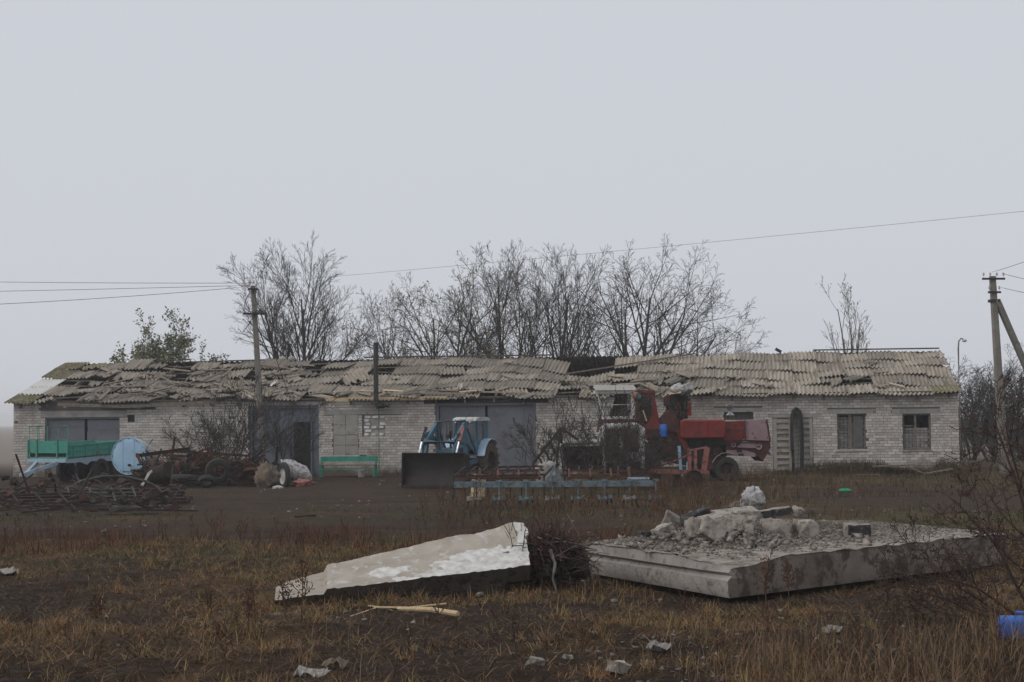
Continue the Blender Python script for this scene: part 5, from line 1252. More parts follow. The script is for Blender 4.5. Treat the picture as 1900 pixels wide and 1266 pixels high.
for k in range(130):
    px = RS.choice((RS.uniform(262, 520), RS.uniform(-20, 350))); Y = RS.uniform(50.6, 53.5) if px > 355 or RS.random() < 0.4 else RS.uniform(35, 45)
    c = at(px, 880, Y); sc.box((c.x, Y, RS.uniform(0.05, 0.4)), (RS.uniform(0.08, 0.28), RS.uniform(0.08, 0.28), RS.uniform(0.03, 0.16)), rot=(RS.uniform(-.6, .6), RS.uniform(-.6, .6), RS.uniform(0, 3)), mi=RS.choice((0, 0, 0, 0, 1)), jit=0.02)
tag(sc.build('scrap_metal', [M['dark_rust'], M['rust']], None, smooth=False, fix=False), 'dark tangle of rusty scrap metal heaped on the ground at the left', 'scrap', kind='stuff')
def parts_thing(name, loc, rot, label, cat):
    o = empty(name, loc, 0, label, cat, 'machine parts on the scrap heap'); o.rotation_euler = rot; return o
dg = parts_thing('disc_gang', at(318, 868, 50.8), (0.1, 0.15, 0.5), 'gang of rusty discs on one axle in the scrap heap behind the grey bent pipe', 'disc gang')
MB().cyl((-0.75, 0, 0), (0.75, 0, 0), 0.035, 8).build('axle', M['dark_rust'], dg)
for k in range(6): MB().lathe([(0.0, -0.04), (0.12, -0.025), (0.24, 0.02), (0.27, 0.04), (0.262, 0.05), (0.12, 0.0), (0.0, -0.015)], 20, 'x', (-0.65 + k * 0.26, 0, 0)).build('disc', M['rust' if k % 2 else 'dark_rust'], dg)
dg = parts_thing('gear_wheel', at(438, 872, 50.4), (0.4, 0.0, 0.3), 'toothed iron wheel leaning between the standing tyre and the rusty steel wheel', 'gear wheel')
MB().lathe([(0.05, -0.03), (0.10, -0.05), (0.10, 0.05), (0.05, 0.03), (0.05, -0.03)], 16, 'y').lathe([(0.24, -0.03), (0.30, -0.03), (0.30, 0.03), (0.24, 0.03), (0.24, -0.03)], 28, 'y').build('ring', M['dark_rust'], dg)
for k in range(6): MB().bar((0.09 * math.cos(k * PI / 3), 0, 0.09 * math.sin(k * PI / 3)), (0.25 * math.cos(k * PI / 3), 0, 0.25 * math.sin(k * PI / 3)), 0.035).build('spoke', M['dark_rust'], dg, smooth=False)
for k in range(20): MB().box((0.315 * math.cos(k * PI / 10), 0, 0.315 * math.sin(k * PI / 10)), (0.04, 0.055, 0.04), rot=(0, -k * PI / 10, 0)).build('tooth', M['dark_rust'], dg, smooth=False)
dg = parts_thing('rusty_barrel', at(300, 878, 50.2), (1.3, 0.2, 0.9), 'dented rusty barrel lying below the reddish channel beam', 'barrel')
MB().lathe([(0.0, -0.40), (0.27, -0.40), (0.285, -0.39), (0.275, -0.14), (0.29, -0.13), (0.275, -0.11), (0.27, 0.12), (0.29, 0.13), (0.275, 0.15), (0.285, 0.39), (0.27, 0.40), (0.0, 0.38)], 22, 'z').build('shell', M['dark_rust'], dg)
dg = parts_thing('seat_pan', at(372, 855, 51.2), (0.5, 0.4, 0.2), 'bent rusty metal plate standing up in the middle of the scrap heap', 'metal plate')
MB().prism([(-0.32, -0.3), (0.28, -0.34), (0.36, 0.22), (0.05, 0.34), (-0.28, 0.25)], -0.01, 0.01).build('plate', M['rust'], dg, smooth=False)
def beam(a, b, w, h, mt, label, name='steel_beam', ch=0):
    q = MB()
    if ch:                                                     # channel section: web and two flanges
        d = (Vector(b) - Vector(a)); x = d.cross(Vector((0, 0, 1))).normalized(); y = x.cross(d).normalized()
        q.bar(a, b, 0.02, h, up=(0, 0, 1))
        for s in (-1, 1): q.bar(Vector(a) + y * s * (h / 2 - 0.008) + x * w * 0.5, Vector(b) + y * s * (h / 2 - 0.008) + x * w * 0.5, w, 0.018, up=(0, 0, 1))
    else: q.bar(a, b, w, h, up=(0, 0, 1))
    return tag(q.build(name, M[mt], None, smooth=False), label, 'beam', 'long pieces on the scrap heap')
beam(at(252, 846, 51.2), at(352, 833, 52.2), 0.09, 0.12, 'rust', 'long reddish channel beam on top of the scrap heap before the blue tank', ch=1)
beam(at(330, 838, 51.8), at(462, 846, 52.6), 0.06, 0.08, 'dark_rust', 'dark rusty beam across the top of the scrap heap below the bare bush')
beam(at(360, 862, 51.0), at(425, 848, 51.6), 0.08, 0.10, 'rust', 'reddish beam rising behind the standing tyre')
beam(at(300, 850, 51.4), at(335, 878, 50.6), 0.03, 0.03, 'concrete', 'thin grey rod slanting down the scrap heap')
beam(at(20, 918, 42.5), at(160, 930, 41.0), 0.05, 0.06, 'dark_rust', 'long dark bar lying low in the scrap at the left edge')
beam(at(200, 955, 35.0), at(345, 958, 34.6), 0.05, 0.04, 'rust', 'thin rusty rail lying in the front row of scrap on the ground')
beam(at(262, 862, 50.9), at(254, 842, 51.1), 0.08, 0.05, 'rust', 'short upright rusty bar at the end of the channel beam', ch=0)
tag(MB().tube([at(263, 902, 49.6), at(276, 880, 49.9), at(284, 874, 50.2), at(294, 874, 50.6)], 0.055, 10).build('bent_pipe', M['concrete'], None), 'thick grey bent pipe sticking out of the scrap heap', 'pipe')
tag(MB().tube([at(120, 908, 40.2) , at(150, 893, 40.6), at(190, 884, 41.0), at(230, 884, 41.4), at(270, 893, 41.6), at(300, 908, 41.6)], 0.035, 8).build('arched_pipe', M['old_green'], None), 'long greenish arched pipe over the scrap in the left foreground', 'pipe')
def tyre(c, r, w, rot, label, rim=None, mt='rubber'):
    o = wheel(None, c, r, w, 0, mt, rim or 'rubber', rim is not None and 'y' or 'y', rot, 0.56, 'tyre' if rim is None else 'wheel')
    if rim is None: bpy.data.objects.remove(o.children[0])
    return tag(o, label, 'tyre' if rim is None else 'wheel')
tyre(at(404, 874, 50.0), 0.40, 0.22, (0.15, 0, 0.35), 'dark tyre standing on edge in the scrap heap')
tyre(at(350, 890, 49.6) + Vector((0, 0, 0.02)), 0.52, 0.20, (PI / 2 - 0.15, 0.10, 0.1), 'big flat tyre lying in front of the scrap heap')
tyre(at(383, 893, 49.0), 0.26, 0.18, (0.9, 0.2, 0.4), 'small dark tyre tilted beside the standing tyre')
tyre(at(235, 946, 36.5), 0.36, 0.18, (PI / 2, 0.05, 0.0), 'tyre lying flat among the front scrap under the arched pipe')
tyre(at(527, 884, 49.8), 0.45, 0.14, (0.0, 0.30, -1.05), 'wheel with pale rim leaning beside the white sack', 'dull_white')
rm = empty('rusty_hub', at(468, 883, 49.6), 0, 'wide rusty steel wheel lying tilted right of the standing tyre', 'steel wheel'); rm.rotation_euler = (-0.75, 0.15, 0.2)
MB().lathe([(0.10, -0.04), (0.14, -0.05), (0.25, 0.0), (0.30, -0.08), (0.40, -0.12), (0.42, -0.10), (0.33, -0.05), (0.31, 0.10), (0.41, 0.14), (0.42, 0.12)], 28, 'z').build('rim', M['rust'], rm)
blob('cloth_heap', at(494, 900, 49.0) - Vector((0, 0, 0.08)), (0.72, 0.55, 0.78), 'brown_cloth', 'slumped brown sackcloth heap between the rusty steel wheel and the pale-rimmed wheel', 'sackcloth', 9, lumps=0.30, tilt=(0, 0.5))
blob('plastic_sack', at(552, 892, 50.4) - Vector((0, 0, 0.10)), (1.15, 0.6, 0.52), 'sacking', 'long dirty white sack slumped on the right end of the scrap heap', 'sack', 12, lumps=0.14, flat=0.2, tilt=(0, 0.62))
blob('plastic_bag', at(516, 908, 48.0) - Vector((0, 0, 0.05)), (0.34, 0.3, 0.18), 'sacking', 'small crumpled white bag on the ground below the scrap heap', 'bag', 15)
blob('red_scrap', at(562, 901, 49.6) - Vector((0, 0, 0.06)), (0.62, 0.4, 0.28), 'pink_rust', 'crumpled reddish metal sheet at the foot of the white sack', 'metal sheet', 18, lumps=0.3)
blob('grey_sheet', at(1014, 899, 44.0) - Vector((0, 0, 0.06)), (0.60, 0.4, 0.75), 'concrete', 'grey crumpled sheet propped behind the cultivator hitch', 'metal sheet', 19, lumps=0.2)
def harrow_section(px, py, Y, w, l, rz_, tilt, label, mt='dark_rust'):
    p = at(px, py, Y); o = empty('harrow_section', (p.x, Y, max(0.04, p.z)), rz_, label, 'harrow', 'harrow frames among the scrap'); o.rotation_euler = (tilt, 0, rz_)
    for k in range(5): MB().bar((-w / 2, -l / 2 + k * l / 4, 0.1), (w / 2, -l / 2 + k * l / 4, 0.1), 0.045).build('bar', M[mt], o, smooth=False)
    for k in range(4):
        x = -w / 2 + k * w / 3
        b = MB().bar((x, -l / 2, 0.15), (x, l / 2, 0.15), 0.04).build('bar', M[mt], o, smooth=False)
        for j in range(4): MB().cyl((x, -l / 2 + 0.1 + j * l / 4, 0.16), (x, -l / 2 + 0.1 + j * l / 4, -0.02), 0.012, 5).build('spike', M[mt], b)
harrow_section(95, 935, 38.5, 1.7, 1.2, 0.5, 0.20, 'harrow frame lying tilted at the left end of the front scrap')
harrow_section(190, 930, 39.5, 1.6, 1.3, 0.35, 0.25, 'harrow frame lying under the arched pipe in the front scrap', 'old_green')
harrow_section(285, 928, 40.0, 1.5, 1.2, 0.5, 0.25, 'harrow frame at the right end of the front scrap')
plank(at(60, 948, 37.0), at(90, 944, 37.2), 0.12, 0.05, 'old_wood', 'short board end in the left front scrap')

# ------------------------------------------------------------ bare bushes in the yard
BUSH = dict(minr=0.0065, lv=3, kids=(6, 5, 4), t0=(0.15, 0.2, 0.2), ang=(18, 48), ratio=0.55, wig=0.09, up=(0.02, 0.03, 0.03), tl=0, rr=0.66)
def bush(px, py, Y, h, n, spread, label, twigm='twig', lean=0.0, rr=0.016, P=BUSH):
    p = at(px, py, Y); st = []
    for k in range(n): st.append((RT.gauss(lean, spread), RT.gauss(0, spread * 0.7), h * RT.uniform(0.6, 1.05), rr * RT.uniform(0.7, 1.3)))
    return tree('bare_bush', (p.x, Y, gzf(p.x, Y)), st, P, label, 'bush', 'bare bushes in the yard', 'bark', twigm)
bush(415, 880, 53.0, 3.0, 16, 0.55, 'wide bare bush growing out of the scrap heap left of the leaning pole', rr=0.024)
bush(520, 880, 53.4, 2.6, 7, 0.35, 'thin bare bush growing beside the leaning pole before the blue gate')
bush(1165, 905, 44.8, 1.9, 13, 0.6, 'dense dark bare bush in front of the white header frame', rr=0.014)
bush(1098, 900, 45.4, 2.5, 5, 0.22, 'small bare sapling rising left of the combine cab')
bush(1052, 900, 46.2, 2.6, 4, 0.12, 'thin upright bare sapling before the wall right of the big gate')
bush(1010, 895, 46.0, 1.9, 4, 0.25, 'low bare sapling with crooked branches in front of the big gate')

# ------------------------------------------------------------ concrete pieces in the foreground
def top_at(px, py, z):
    d = CROT @ Vector(((px - 950) / FPX, -(py - 633) / FPX, -1))
    return CAM + d * ((z - CAM.z) / d.z)
# whitewashed panel lying tilted
FL, FR, BR, BLc = at(509, 1106, 17.75), at(990, 1048, 18.7), at(978, 966, 19.5), at(512, 1076, 18.5)
nS, nT = 72, 18
rr = random.Random(44)
nrm = ((FR - FL).cross(BLc - FL)).normalized()
if nrm.z < 0: nrm = -nrm
up_e = [(0.0, -0.20), (0.03, 0.0), (0.19, 0.0), (0.20, 0.10), (0.36, 0.08), (0.55, 0.06), (0.73, 0.05), (0.80, -0.03), (0.86, 0.0), (0.94, 0.05), (1.0, -0.06)]
def edge(s):
    for (a, b), (c, d) in zip(up_e[:-1], up_e[1:]):
        if s <= c: return b + (d - b) * (s - a) / (c - a)
    return 0
ph = [rr.uniform(-1, 1) for _ in range(200)]
V_, F_, MI = [], [], []
for i in range(nS + 1):
    s = i / nS
    for j in range(nT + 1):
        t = j / nT
        tt_ = t * (1 + edge(s) * t + 0.010 * ph[i] * t ** 6) - 0.012 * ph[100 + i] * (1 - t) ** 6
        p = FL.lerp(FR, s).lerp(BLc.lerp(BR, s), tt_)
        p = p + nrm * (0.005 * (vn(s * 30, t * 9, 3) - 0.5) * 2 + 0.012 * (vn(s * 9, t * 4, 2) - 0.5) - (0.05 if s < 0.185 else -0.012 if s < 0.225 else 0.006 if s < 0.25 else 0.0) + 0.010 * (fbm(s * 60, t * 20, 1, 3) - 0.5))
        if i == nS: p = p + (FL - FR) * (0.035 * abs(vn(t * 7, 3, 1)))
        V_.append(p)
tops = len(V_)
bkd = (BLc - FL); bkd.z = 0; bkd.normalize()
V_ += [p - nrm * (0.19 + 0.02 * (vn(k * 0.37, 2, 4) - 0.5)) + bkd * 0.10 for k, p in enumerate(V_[:tops])]
idx = lambda i, j, b=0: b + i * (nT + 1) + j
for i in range(nS):
    for j in range(nT):
        s, t = (i + .5) / nS, (j + .5) / nT
        nz = fbm(s * 9, t * 3.4, 2, 4) - 0.5
        w = (0.62 < s + nz * 0.28 < 0.93 and t + nz * 0.9 < 0.56) or (s > 0.30 and t + nz * 0.8 < 0.22) or (s + nz * .15 > 0.92 and t > 0.3) or (0.30 < s + nz * .4 < 0.52 and 0.2 < t + nz < 0.5)
        F_.append((idx(i, j), idx(i + 1, j), idx(i + 1, j + 1), idx(i, j + 1))); MI.append(1 if s < 0.195 else 0)
        F_.append((idx(i, j, tops), idx(i, j + 1, tops), idx(i + 1, j + 1, tops), idx(i + 1, j, tops))); MI.append(0)
    for j in (0, nT): F_.append((idx(i, j), idx(i + 1, j), idx(i + 1, j, tops), idx(i, j, tops))); MI.append(2 if j == 0 else 0)  # front edge gets the painted shade
for j in range(nT):
    for i in (0, nS): F_.append((idx(i, j), idx(i, j + 1), idx(i, j + 1, tops), idx(i, j, tops))); MI.append(0)
q = MB(); q.v = [tuple(p) for p in V_]; q.f = [list(f) for f in F_]; q.m = MI
def paint_mat():
    """bare concrete with flaking whitewash; where the paint was brushed is stored on the panel, its torn edge is noise"""
    m_ = mat('painted_panel', (0.40, 0.355, 0.295), (0.31, 0.275, 0.228), (0.48, 0.45, 0.41), scale=3.2, cov=0.34, bump=0.5, bscale=35)
    nt = m_.node_tree; N_, L_ = nt.nodes, nt.links
    b_ = N_['Principled BSDF']; src = b_.inputs['Base Color'].links[0].from_socket
    at_ = N_.new('ShaderNodeAttribute'); at_.attribute_name = 'paint'
    tc_ = N_.new('ShaderNodeTexCoord')
    n1_ = N_.new('ShaderNodeTexNoise'); n1_.inputs['Scale'].default_value = 6.0; n1_.inputs['Detail'].default_value = 10; n1_.inputs['Roughness'].default_value = 0.65
    L_.new(tc_.outputs['Object'], n1_.inputs['Vector'])
    ad = N_.new('ShaderNodeMath'); ad.operation = 'ADD'; L_.new(at_.outputs['Fac'], ad.inputs[0]); L_.new(n1_.outputs['Fac'], ad.inputs[1])
    mr = N_.new('ShaderNodeMapRange'); mr.inputs['From Min'].default_value = 0.97; mr.inputs['From Max'].default_value = 1.02; L_.new(ad.outputs[0], mr.inputs['Value'])
    n2_ = N_.new('ShaderNodeTexNoise'); n2_.inputs['Scale'].default_value = 11; n2_.inputs['Detail'].default_value = 8; L_.new(tc_.outputs['Object'], n2_.inputs['Vector'])
    wr = N_.new('ShaderNodeValToRGB'); ramp(wr, [(0.30, (0.42, 0.39, 0.35)), (0.62, (0.66, 0.645, 0.615))]); L_.new(n2_.outputs['Fac'], wr.inputs[0])
    mx = N_.new('ShaderNodeMix'); mx.data_type = 'RGBA'; L_.new(mr.outputs[0], mx.inputs['Factor']); L_.new(src, mx.inputs['A']); L_.new(wr.outputs[0], mx.inputs['B'])
    L_.new(mx.outputs['Result'], b_.inputs['Base Color'])
    return m_
po_ = q.build('fallen_panel', [paint_mat(), mat('panel_end', (0.29, 0.25, 0.205), (0.36, 0.315, 0.26), (0.19, 0.16, 0.13), scale=4, cov=0.35, bump=0.7, bscale=26), M['edge_shade']], None, ang=50)
pa = po_.data.attributes.new('paint', 'FLOAT', 'POINT')
pv_ = []
for k in range(len(V_)):
    k2 = k % tops; s, t = (k2 // (nT + 1)) / nS, (k2 % (nT + 1)) / nT
    w = max(1.0 - ((s - 0.80) / 0.20) ** 2 * 0.5 - max(0, (t - 0.36) / 0.30) ** 2, 0.95 - abs(s - 0.66) / 0.38 * 0.7 - max(0, (t - 0.10) / 0.14) ** 2, (0.86 - ((s - 0.42) / 0.16) ** 2 - ((t - 0.35) / 0.32) ** 2), 0.85 - ((s - 0.98) / 0.06) ** 2)
    pv_.append(max(0.0, min(1.0, w)) * 0.80)
pa.data.foreach_set('value', pv_)
tag(po_, 'long broken concrete panel with flaking whitewash lying tilted in the grass', 'concrete panel')

# heavy slab with a grooved edge
ZT, TH = 0.42, 0.41
Nn, Ll, Rr = top_at(1348, 1043, ZT), top_at(1086, 1006, ZT), top_at(1868, 990, ZT)
Ff = Ll + (Rr - Nn) * 1.0
per = []
for a, b, k, e in ((Nn, Rr, 46, 'r'), (Rr, Ff, 16, 'f'), (Ff, Ll, 46, 'b'), (Ll, Nn, 24, 'l')):
    for i in range(k): per.append((a.lerp(b, i / k), e))
cen = (Nn + Ff) / 2
inl = (Nn + (Rr - Nn).normalized()) - Nn
levels = [(0.0, 0.0, -0.02), (0.006, 0.0, 0.0), (0.13, 0.0, 0.0), (0.165, 0.06, 0.0), (0.19, 0.055, 0.0), (0.215, 0.02, 0.0), (0.34, 0.02, 0.0), (TH, 0.035, 0.02)]
V_, F_, MI = [], [], []
n = len(per)
for li, (dz, gro, ins) in enumerate(levels):
    for i, (p, e) in enumerate(per):
        q_ = p.copy(); q_.z = ZT - dz
        if e == 'l' or i == 0: q_ += inl * gro
        c_ = (cen - p); c_.z = 0
        q_ += c_.normalized() * (ins + 0.012 * (vn(i * 0.7, li * 0.9, 1) - 0.5) + (0.16 * max(0, vn(i * 0.8, 7, 2) - 0.5) if li < 2 else 0))
        if li < 4 and (i < 4 or i > n - 4): q_ += c_.normalized() * (0.15, 0.11, 0.06, 0.02)[min(i, n - i)] * (1 - li * 0.22)
        if li < 2: q_.z += 0.035 * (vn(i * 0.8, 3, 6) - 0.5) - (0.09 * max(0, 1 - i / 9) if e == 'r' else 0.07 * max(0, (i - (n - 8)) / 8) if e == 'l' else 0)
        V_.append(q_)
for li in range(len(levels) - 1):
    for i in range(n):
        j = (i + 1) % n
        F_.append((li * n + i, li * n + j, (li + 1) * n + j, (li + 1) * n + i)); MI.append(1 if per[i][1] == 'l' else 2)  # left face lighter, other sides darker: light from the left put into colour
F_.append(tuple(range(n))); MI.append(0)
F_.append(tuple(reversed(range((len(levels) - 1) * n, len(levels) * n)))); MI.append(2)
q = MB(); q.v = [tuple(p) for p in V_]; q.f = [list(f) for f in F_]; q.m = MI
tag(q.build('concrete_slab', [M['slab_top'], M['slab_grey_lit'], M['slab_brown_shaded']], None, ang=30), 'big thick concrete slab with a grooved front edge under the rubble pile', 'concrete slab')
def chunk(px, py, w, h, d, mats, label, rot=(0, 0, 0), seed=0, zb=ZT, name='concrete_chunk', cat='concrete chunk', group='broken concrete on the slab', rough=0.12, lift=0.0):
    """an angular broken piece: hull of jittered box points, dark face where the tar coat is left"""
    rr = random.Random(seed + 100)
    if name == 'concrete_chunk': w, h, d = w * 0.86, h * 0.74, d * 0.9
    bm = bmesh.new()
    for k in range(12):
        p = [rr.uniform(-.9, .9) for _ in range(3)]
        ax = max(range(3), key=lambda a: abs(p[a]) + rr.uniform(0, 0.4)); p[ax] = math.copysign(1, p[ax])
        bm.verts.new((p[0] * w / 2, p[1] * d / 2, p[2] * h / 2))
    for sx in (-1, 1):
        for sy in (-1, 1):
            for sz in (-1, 1): bm.verts.new((sx * w / 2 * (1 - rr.uniform(0, rough * 2)), sy * d / 2 * (1 - rr.uniform(0, rough * 2)), sz * h / 2 * (1 - rr.uniform(0, rough * 2))))
    r_ = bmesh.ops.convex_hull(bm, input=bm.verts)
    bmesh.ops.delete(bm, geom=[g for g in r_['geom_interior'] if isinstance(g, bmesh.types.BMVert)], context='VERTS')
    bmesh.ops.dissolve_limit(bm, angle_limit=math.radians(9), verts=bm.verts, edges=bm.edges)
    bmesh.ops.triangulate(bm, faces=bm.faces)
    for _ in range(3): bmesh.ops.subdivide_edges(bm, edges=[e for e in bm.edges if e.calc_length() > 0.07], cuts=1, use_grid_fill=False)
    bmesh.ops.triangulate(bm, faces=bm.faces)
    for v in bm.verts: v.co += v.co.normalized() * ((vn(v.co.x * 14 + seed, v.co.y * 14 + v.co.z * 11, 3) - 0.5) * 0.045 + rr.gauss(0, 0.004))
    for f in bm.faces:
        f.material_index = 1 if len(mats) > 1 and f.normal.y < -0.6 else 0
    me = bpy.data.meshes.new(name); bm.to_mesh(me); bm.free()
    for m_ in mats: me.materials.append(M[m_])
    E_ = Euler(rot).to_matrix()
    lo_ = min((E_ @ v.co).z for v in me.vertices)
    p = top_at(px, py, zb); 
    o = link(name, me, None, (p.x, p.y + d * 0.3, zb - lo_ - 0.015 + lift), rot)
    return tag(o, label, cat, group)
chunk(1200, 1000, 0.26, 0.14, 0.22, ('bitumen',), 'dark tarred lump at the left end of the rubble pile', (0, 0, 0.2), 1)
chunk(1232, 1003, 0.30, 0.22, 0.25, ('rubble',), 'pale wedge leaning at the foot of the upright shard', (0, -0.4, 0.3), 2)
chunk(1243, 998, 0.26, 0.50, 0.12, ('rubble',), 'tall pale shard standing upright at the left of the rubble pile', (0.1, 0.35, 0.2), 3)
chunk(1268, 1002, 0.34, 0.13, 0.3, ('rubble', 'bitumen'), 'low flat piece with dark edge right of the upright shard', (0, -0.25, 0.1), 4)
chunk(1298, 1010, 0.42, 0.40, 0.2, ('rubble',), 'broad pale plate leaning back at the front of the rubble pile', (-0.5, 0.15, 0.15), 5)
chunk(1322, 1012, 0.38, 0.36, 0.2, ('rubble', 'rubble'), 'tilted pale plate in front of the rubble pile, dark gap to its right', (-0.35, 0.55, 0.1), 6)
chunk(1292, 985, 0.50, 0.34, 0.30, ('bitumen', 'bitumen'), 'dark tarred block behind the leaning plates', (0.1, -0.35, 0.2), 7)
chunk(1330, 992, 0.60, 0.30, 0.4, ('rubble',), 'grey jagged block in the middle of the rubble pile', (0.2, -0.2, -0.2), 8)
chunk(1372, 1003, 0.55, 0.38, 0.4, ('rubble',), 'big rough block with crumbled face in the middle of the rubble pile', (-0.3, 0.1, -0.1), 9)
chunk(1368, 985, 0.75, 0.30, 0.5, ('rubble',), 'wide flat block on top of the rubble pile', (0.1, -0.08, 0.15), 10, lift=0.05)
chunk(1442, 1000, 0.52, 0.34, 0.35, ('rubble', 'rubble'), 'square-faced pale block right of the rough block', (-0.08, 0.05, -0.12), 11)
chunk(1498, 999, 0.36, 0.34, 0.35, ('rubble',), 'upright square pale block at the right end of the rubble pile', (0, 0.03, 0.1), 12)
chunk(1440, 980, 0.62, 0.16, 0.3, ('rubble', 'bitumen'), 'long narrow beam piece with tarred side topping the rubble pile', (0, -0.14, 0.12), 13, lift=0.15)
chunk(1485, 975, 0.24, 0.16, 0.2, ('rubble',), 'small yellowish lump on top at the right of the rubble pile', (0.3, 0.2, 0.5), 14, lift=0.13)
chunk(1592, 998, 0.40, 0.26, 0.3, ('rubble', 'bitumen'), 'lone block with black tarred face on the right of the slab', (0.0, 0, 0.06), 15)
chunk(1393, 1017, 0.14, 0.07, 0.1, ('bitumen',), 'small dark stone lying alone on the front of the slab', (0, 0, 0.2), 16)
chunk(1530, 975, 0.26, 0.10, 0.2, ('rubble',), 'small flat stone behind the square blocks on the slab', (0, 0, 0.2), 17)
chunk(1560, 978, 0.20, 0.09, 0.2, ('fresh_wood',), 'little ochre stone behind the lone tarred block', (0, 0.1, 0.2), 18)
# gravel and crumbs on the slab
rs = np.random.RandomState(8)
def crumbs(n, sampler, smin, smax, flat=0.6):
    """n four-sided chips as one mesh"""
    P = sampler(n); n = len(P)
    s = rs.uniform(0, 1, (n, 1)) ** 2.5 * (smax - smin) + smin
    T = np.array([(1, 1, 1), (-1, -1, 1), (-1, 1, -1), (1, -1, -1)], float) * 0.6
    ax = rs.normal(size=(n, 3)); ax /= np.linalg.norm(ax, axis=1)[:, None]; an = rs.uniform(0, 6.28, n)
    K = np.zeros((n, 3, 3)); K[:, 0, 1] = -ax[:, 2]; K[:, 0, 2] = ax[:, 1]; K[:, 1, 0] = ax[:, 2]; K[:, 1, 2] = -ax[:, 0]; K[:, 2, 0] = -ax[:, 1]; K[:, 2, 1] = ax[:, 0]
    Rm = np.eye(3)[None] + np.sin(an)[:, None, None] * K + (1 - np.cos(an))[:, None, None] * (K @ K)
    W = np.einsum('nij,kj->nki', Rm, T) * (1 + rs.normal(0, 0.25, (n, 4, 1))) * s[:, None, :] * np.array([1, 1, flat])
    V = (P[:, None, :] + W).reshape(-1, 3)
    f = np.array([(0, 1, 2), (0, 3, 1), (0, 2, 3), (1, 3, 2)])
    return V, (f[None] + 4 * np.arange(n)[:, None, None]).reshape(-1, 3)
def on_slab(n):
    a, b = rs.uniform(0.02, 0.99, n), rs.uniform(0.02, 0.98, n)
    keep = rs.uniform(0, 1, n) < 0.10 + 1.0 * b * sm(a + 0.3 * b, 0.05, 0.45)
    a, b = a[keep], b[keep]
    P = np.array(Nn)[None] + a[:, None] * np.array(Rr - Nn)[None] + b[:, None] * np.array(Ll - Nn)[None]
    mound = 0.20 * np.exp(-((a - 0.52) / 0.28) ** 2 - ((b - 0.75) / 0.3) ** 2)
    P[:, 2] = ZT + 0.006 + mound * rs.uniform(0.3, 1, len(a)); return P
V, f = crumbs(22000, on_slab, 0.005, 0.030)
def rub_fill(n):
    a = rs.normal(0.34, 0.16, n).clip(0.02, 0.95); b = rs.normal(0.62, 0.20, n).clip(0.05, 0.97)
    P = np.array(Nn)[None] + a[:, None] * np.array(Rr - Nn)[None] + b[:, None] * np.array(Ll - Nn)[None]
    P[:, 2] = ZT + 0.02 + 0.22 * np.exp(-((a - 0.30) / 0.16) ** 2 - ((b - 0.68) / 0.2) ** 2) * rs.uniform(0, 1, n); return P
V2, f2 = crumbs(1100, rub_fill, 0.015, 0.085, 0.8)
V, f = np.concatenate([V, V2]), np.concatenate([f, f2 + len(V)])
gm = mat('crumb', (0.24, 0.21, 0.18), (0.31, 0.275, 0.235), (0.15, 0.13, 0.11), scale=3, island=0.3, bump=0)
tag(link('gravel', np_mesh('gravel', V, f, gm)), 'crushed concrete crumbs and gravel spread over the big slab', 'gravel', kind='stuff')
def on_ground(n):
    Y = rs.uniform(11.8, 27, n); x = rs.uniform(-0.36, 0.36, n) * Y
    k = vn(x * 0.8 + 3, Y * 0.8, 5); kp = (k > 0.55) & (rs.uniform(0, 1, n) < 0.15 + 1.2 * sm(x, -1.0, 1.5) * (1 - sm(Y, 13.5, 16)))
    x, Y = x[kp], Y[kp]; return np.stack([x, Y, gz(x, Y) + 0.005], -1)
V, f = crumbs(5000, on_ground, 0.008, 0.05)
def on_yard(n):
    Y = rs.uniform(27, 56, n); x = rs.uniform(-0.36, 0.36, n) * Y
    kp = vn(x * 0.5 + 3, Y * 0.35, 5) > 0.52; x, Y = x[kp], Y[kp]; return np.stack([x, Y, gz(x, Y) + 0.008], -1)
V2, f2 = crumbs(1500, on_yard, 0.012, 0.075)
V, f = np.concatenate([V, V2]), np.concatenate([f, f2 + len(V)])
gm2 = mat('ground_crumb', (0.22, 0.195, 0.165), (0.30, 0.27, 0.235), (0.10, 0.08, 0.065), scale=3, island=0.4, bump=0)
tag(link('rubble_crumbs', np_mesh('rubble_crumbs', V, f, gm2)), 'small pale rubble crumbs scattered in the foreground soil', 'rubble', kind='stuff')

# uprooted root clump between panel and slab
rb = at(1012, 1075, 19.3); rt = empty('root_clump', (rb.x, 19.3, gzf(rb.x, 19.3)), 0, 'dark tangled root clump between the whitewashed panel and the slab', 'root clump', scale=1.32); rt.scale.x = 1.08
q, q2 = MB(), MB()
for k in range(1100):
    a = RS.uniform(0, 2 * PI); el = RS.uniform(-0.15, 1.25)
    d = Vector((math.cos(a) * math.cos(el), math.sin(a) * math.cos(el) * 0.8, math.sin(el)))
    p = Vector((RS.gauss(0, .16), RS.gauss(0, .12), RS.uniform(0.05, 0.40)))
    pts = [p]
    for i in range(4):
        d = (d + Vector((RS.gauss(0, .3), RS.gauss(0, .3), RS.gauss(-0.16, .25)))).normalized(); p = p + d * RS.uniform(0.05, 0.13); p.z = max(p.z, 0.01); pts.append(p)
    q.tube(pts, [0.007, 0.006, 0.005, 0.004, 0.003], 3, False)
q.build('fine_roots', M['twig_red'], rt, fix=False)
blob_ = MB()
for k in range(120):
    p = Vector((RS.gauss(0, .17), RS.gauss(0, .11), abs(RS.gauss(0.10, .1))))
    q2.box(p, [RS.uniform(0.05, 0.15) for _ in range(3)], rot=(RS.uniform(0, 3), RS.uniform(0, 3), RS.uniform(0, 3)), jit=0.03)
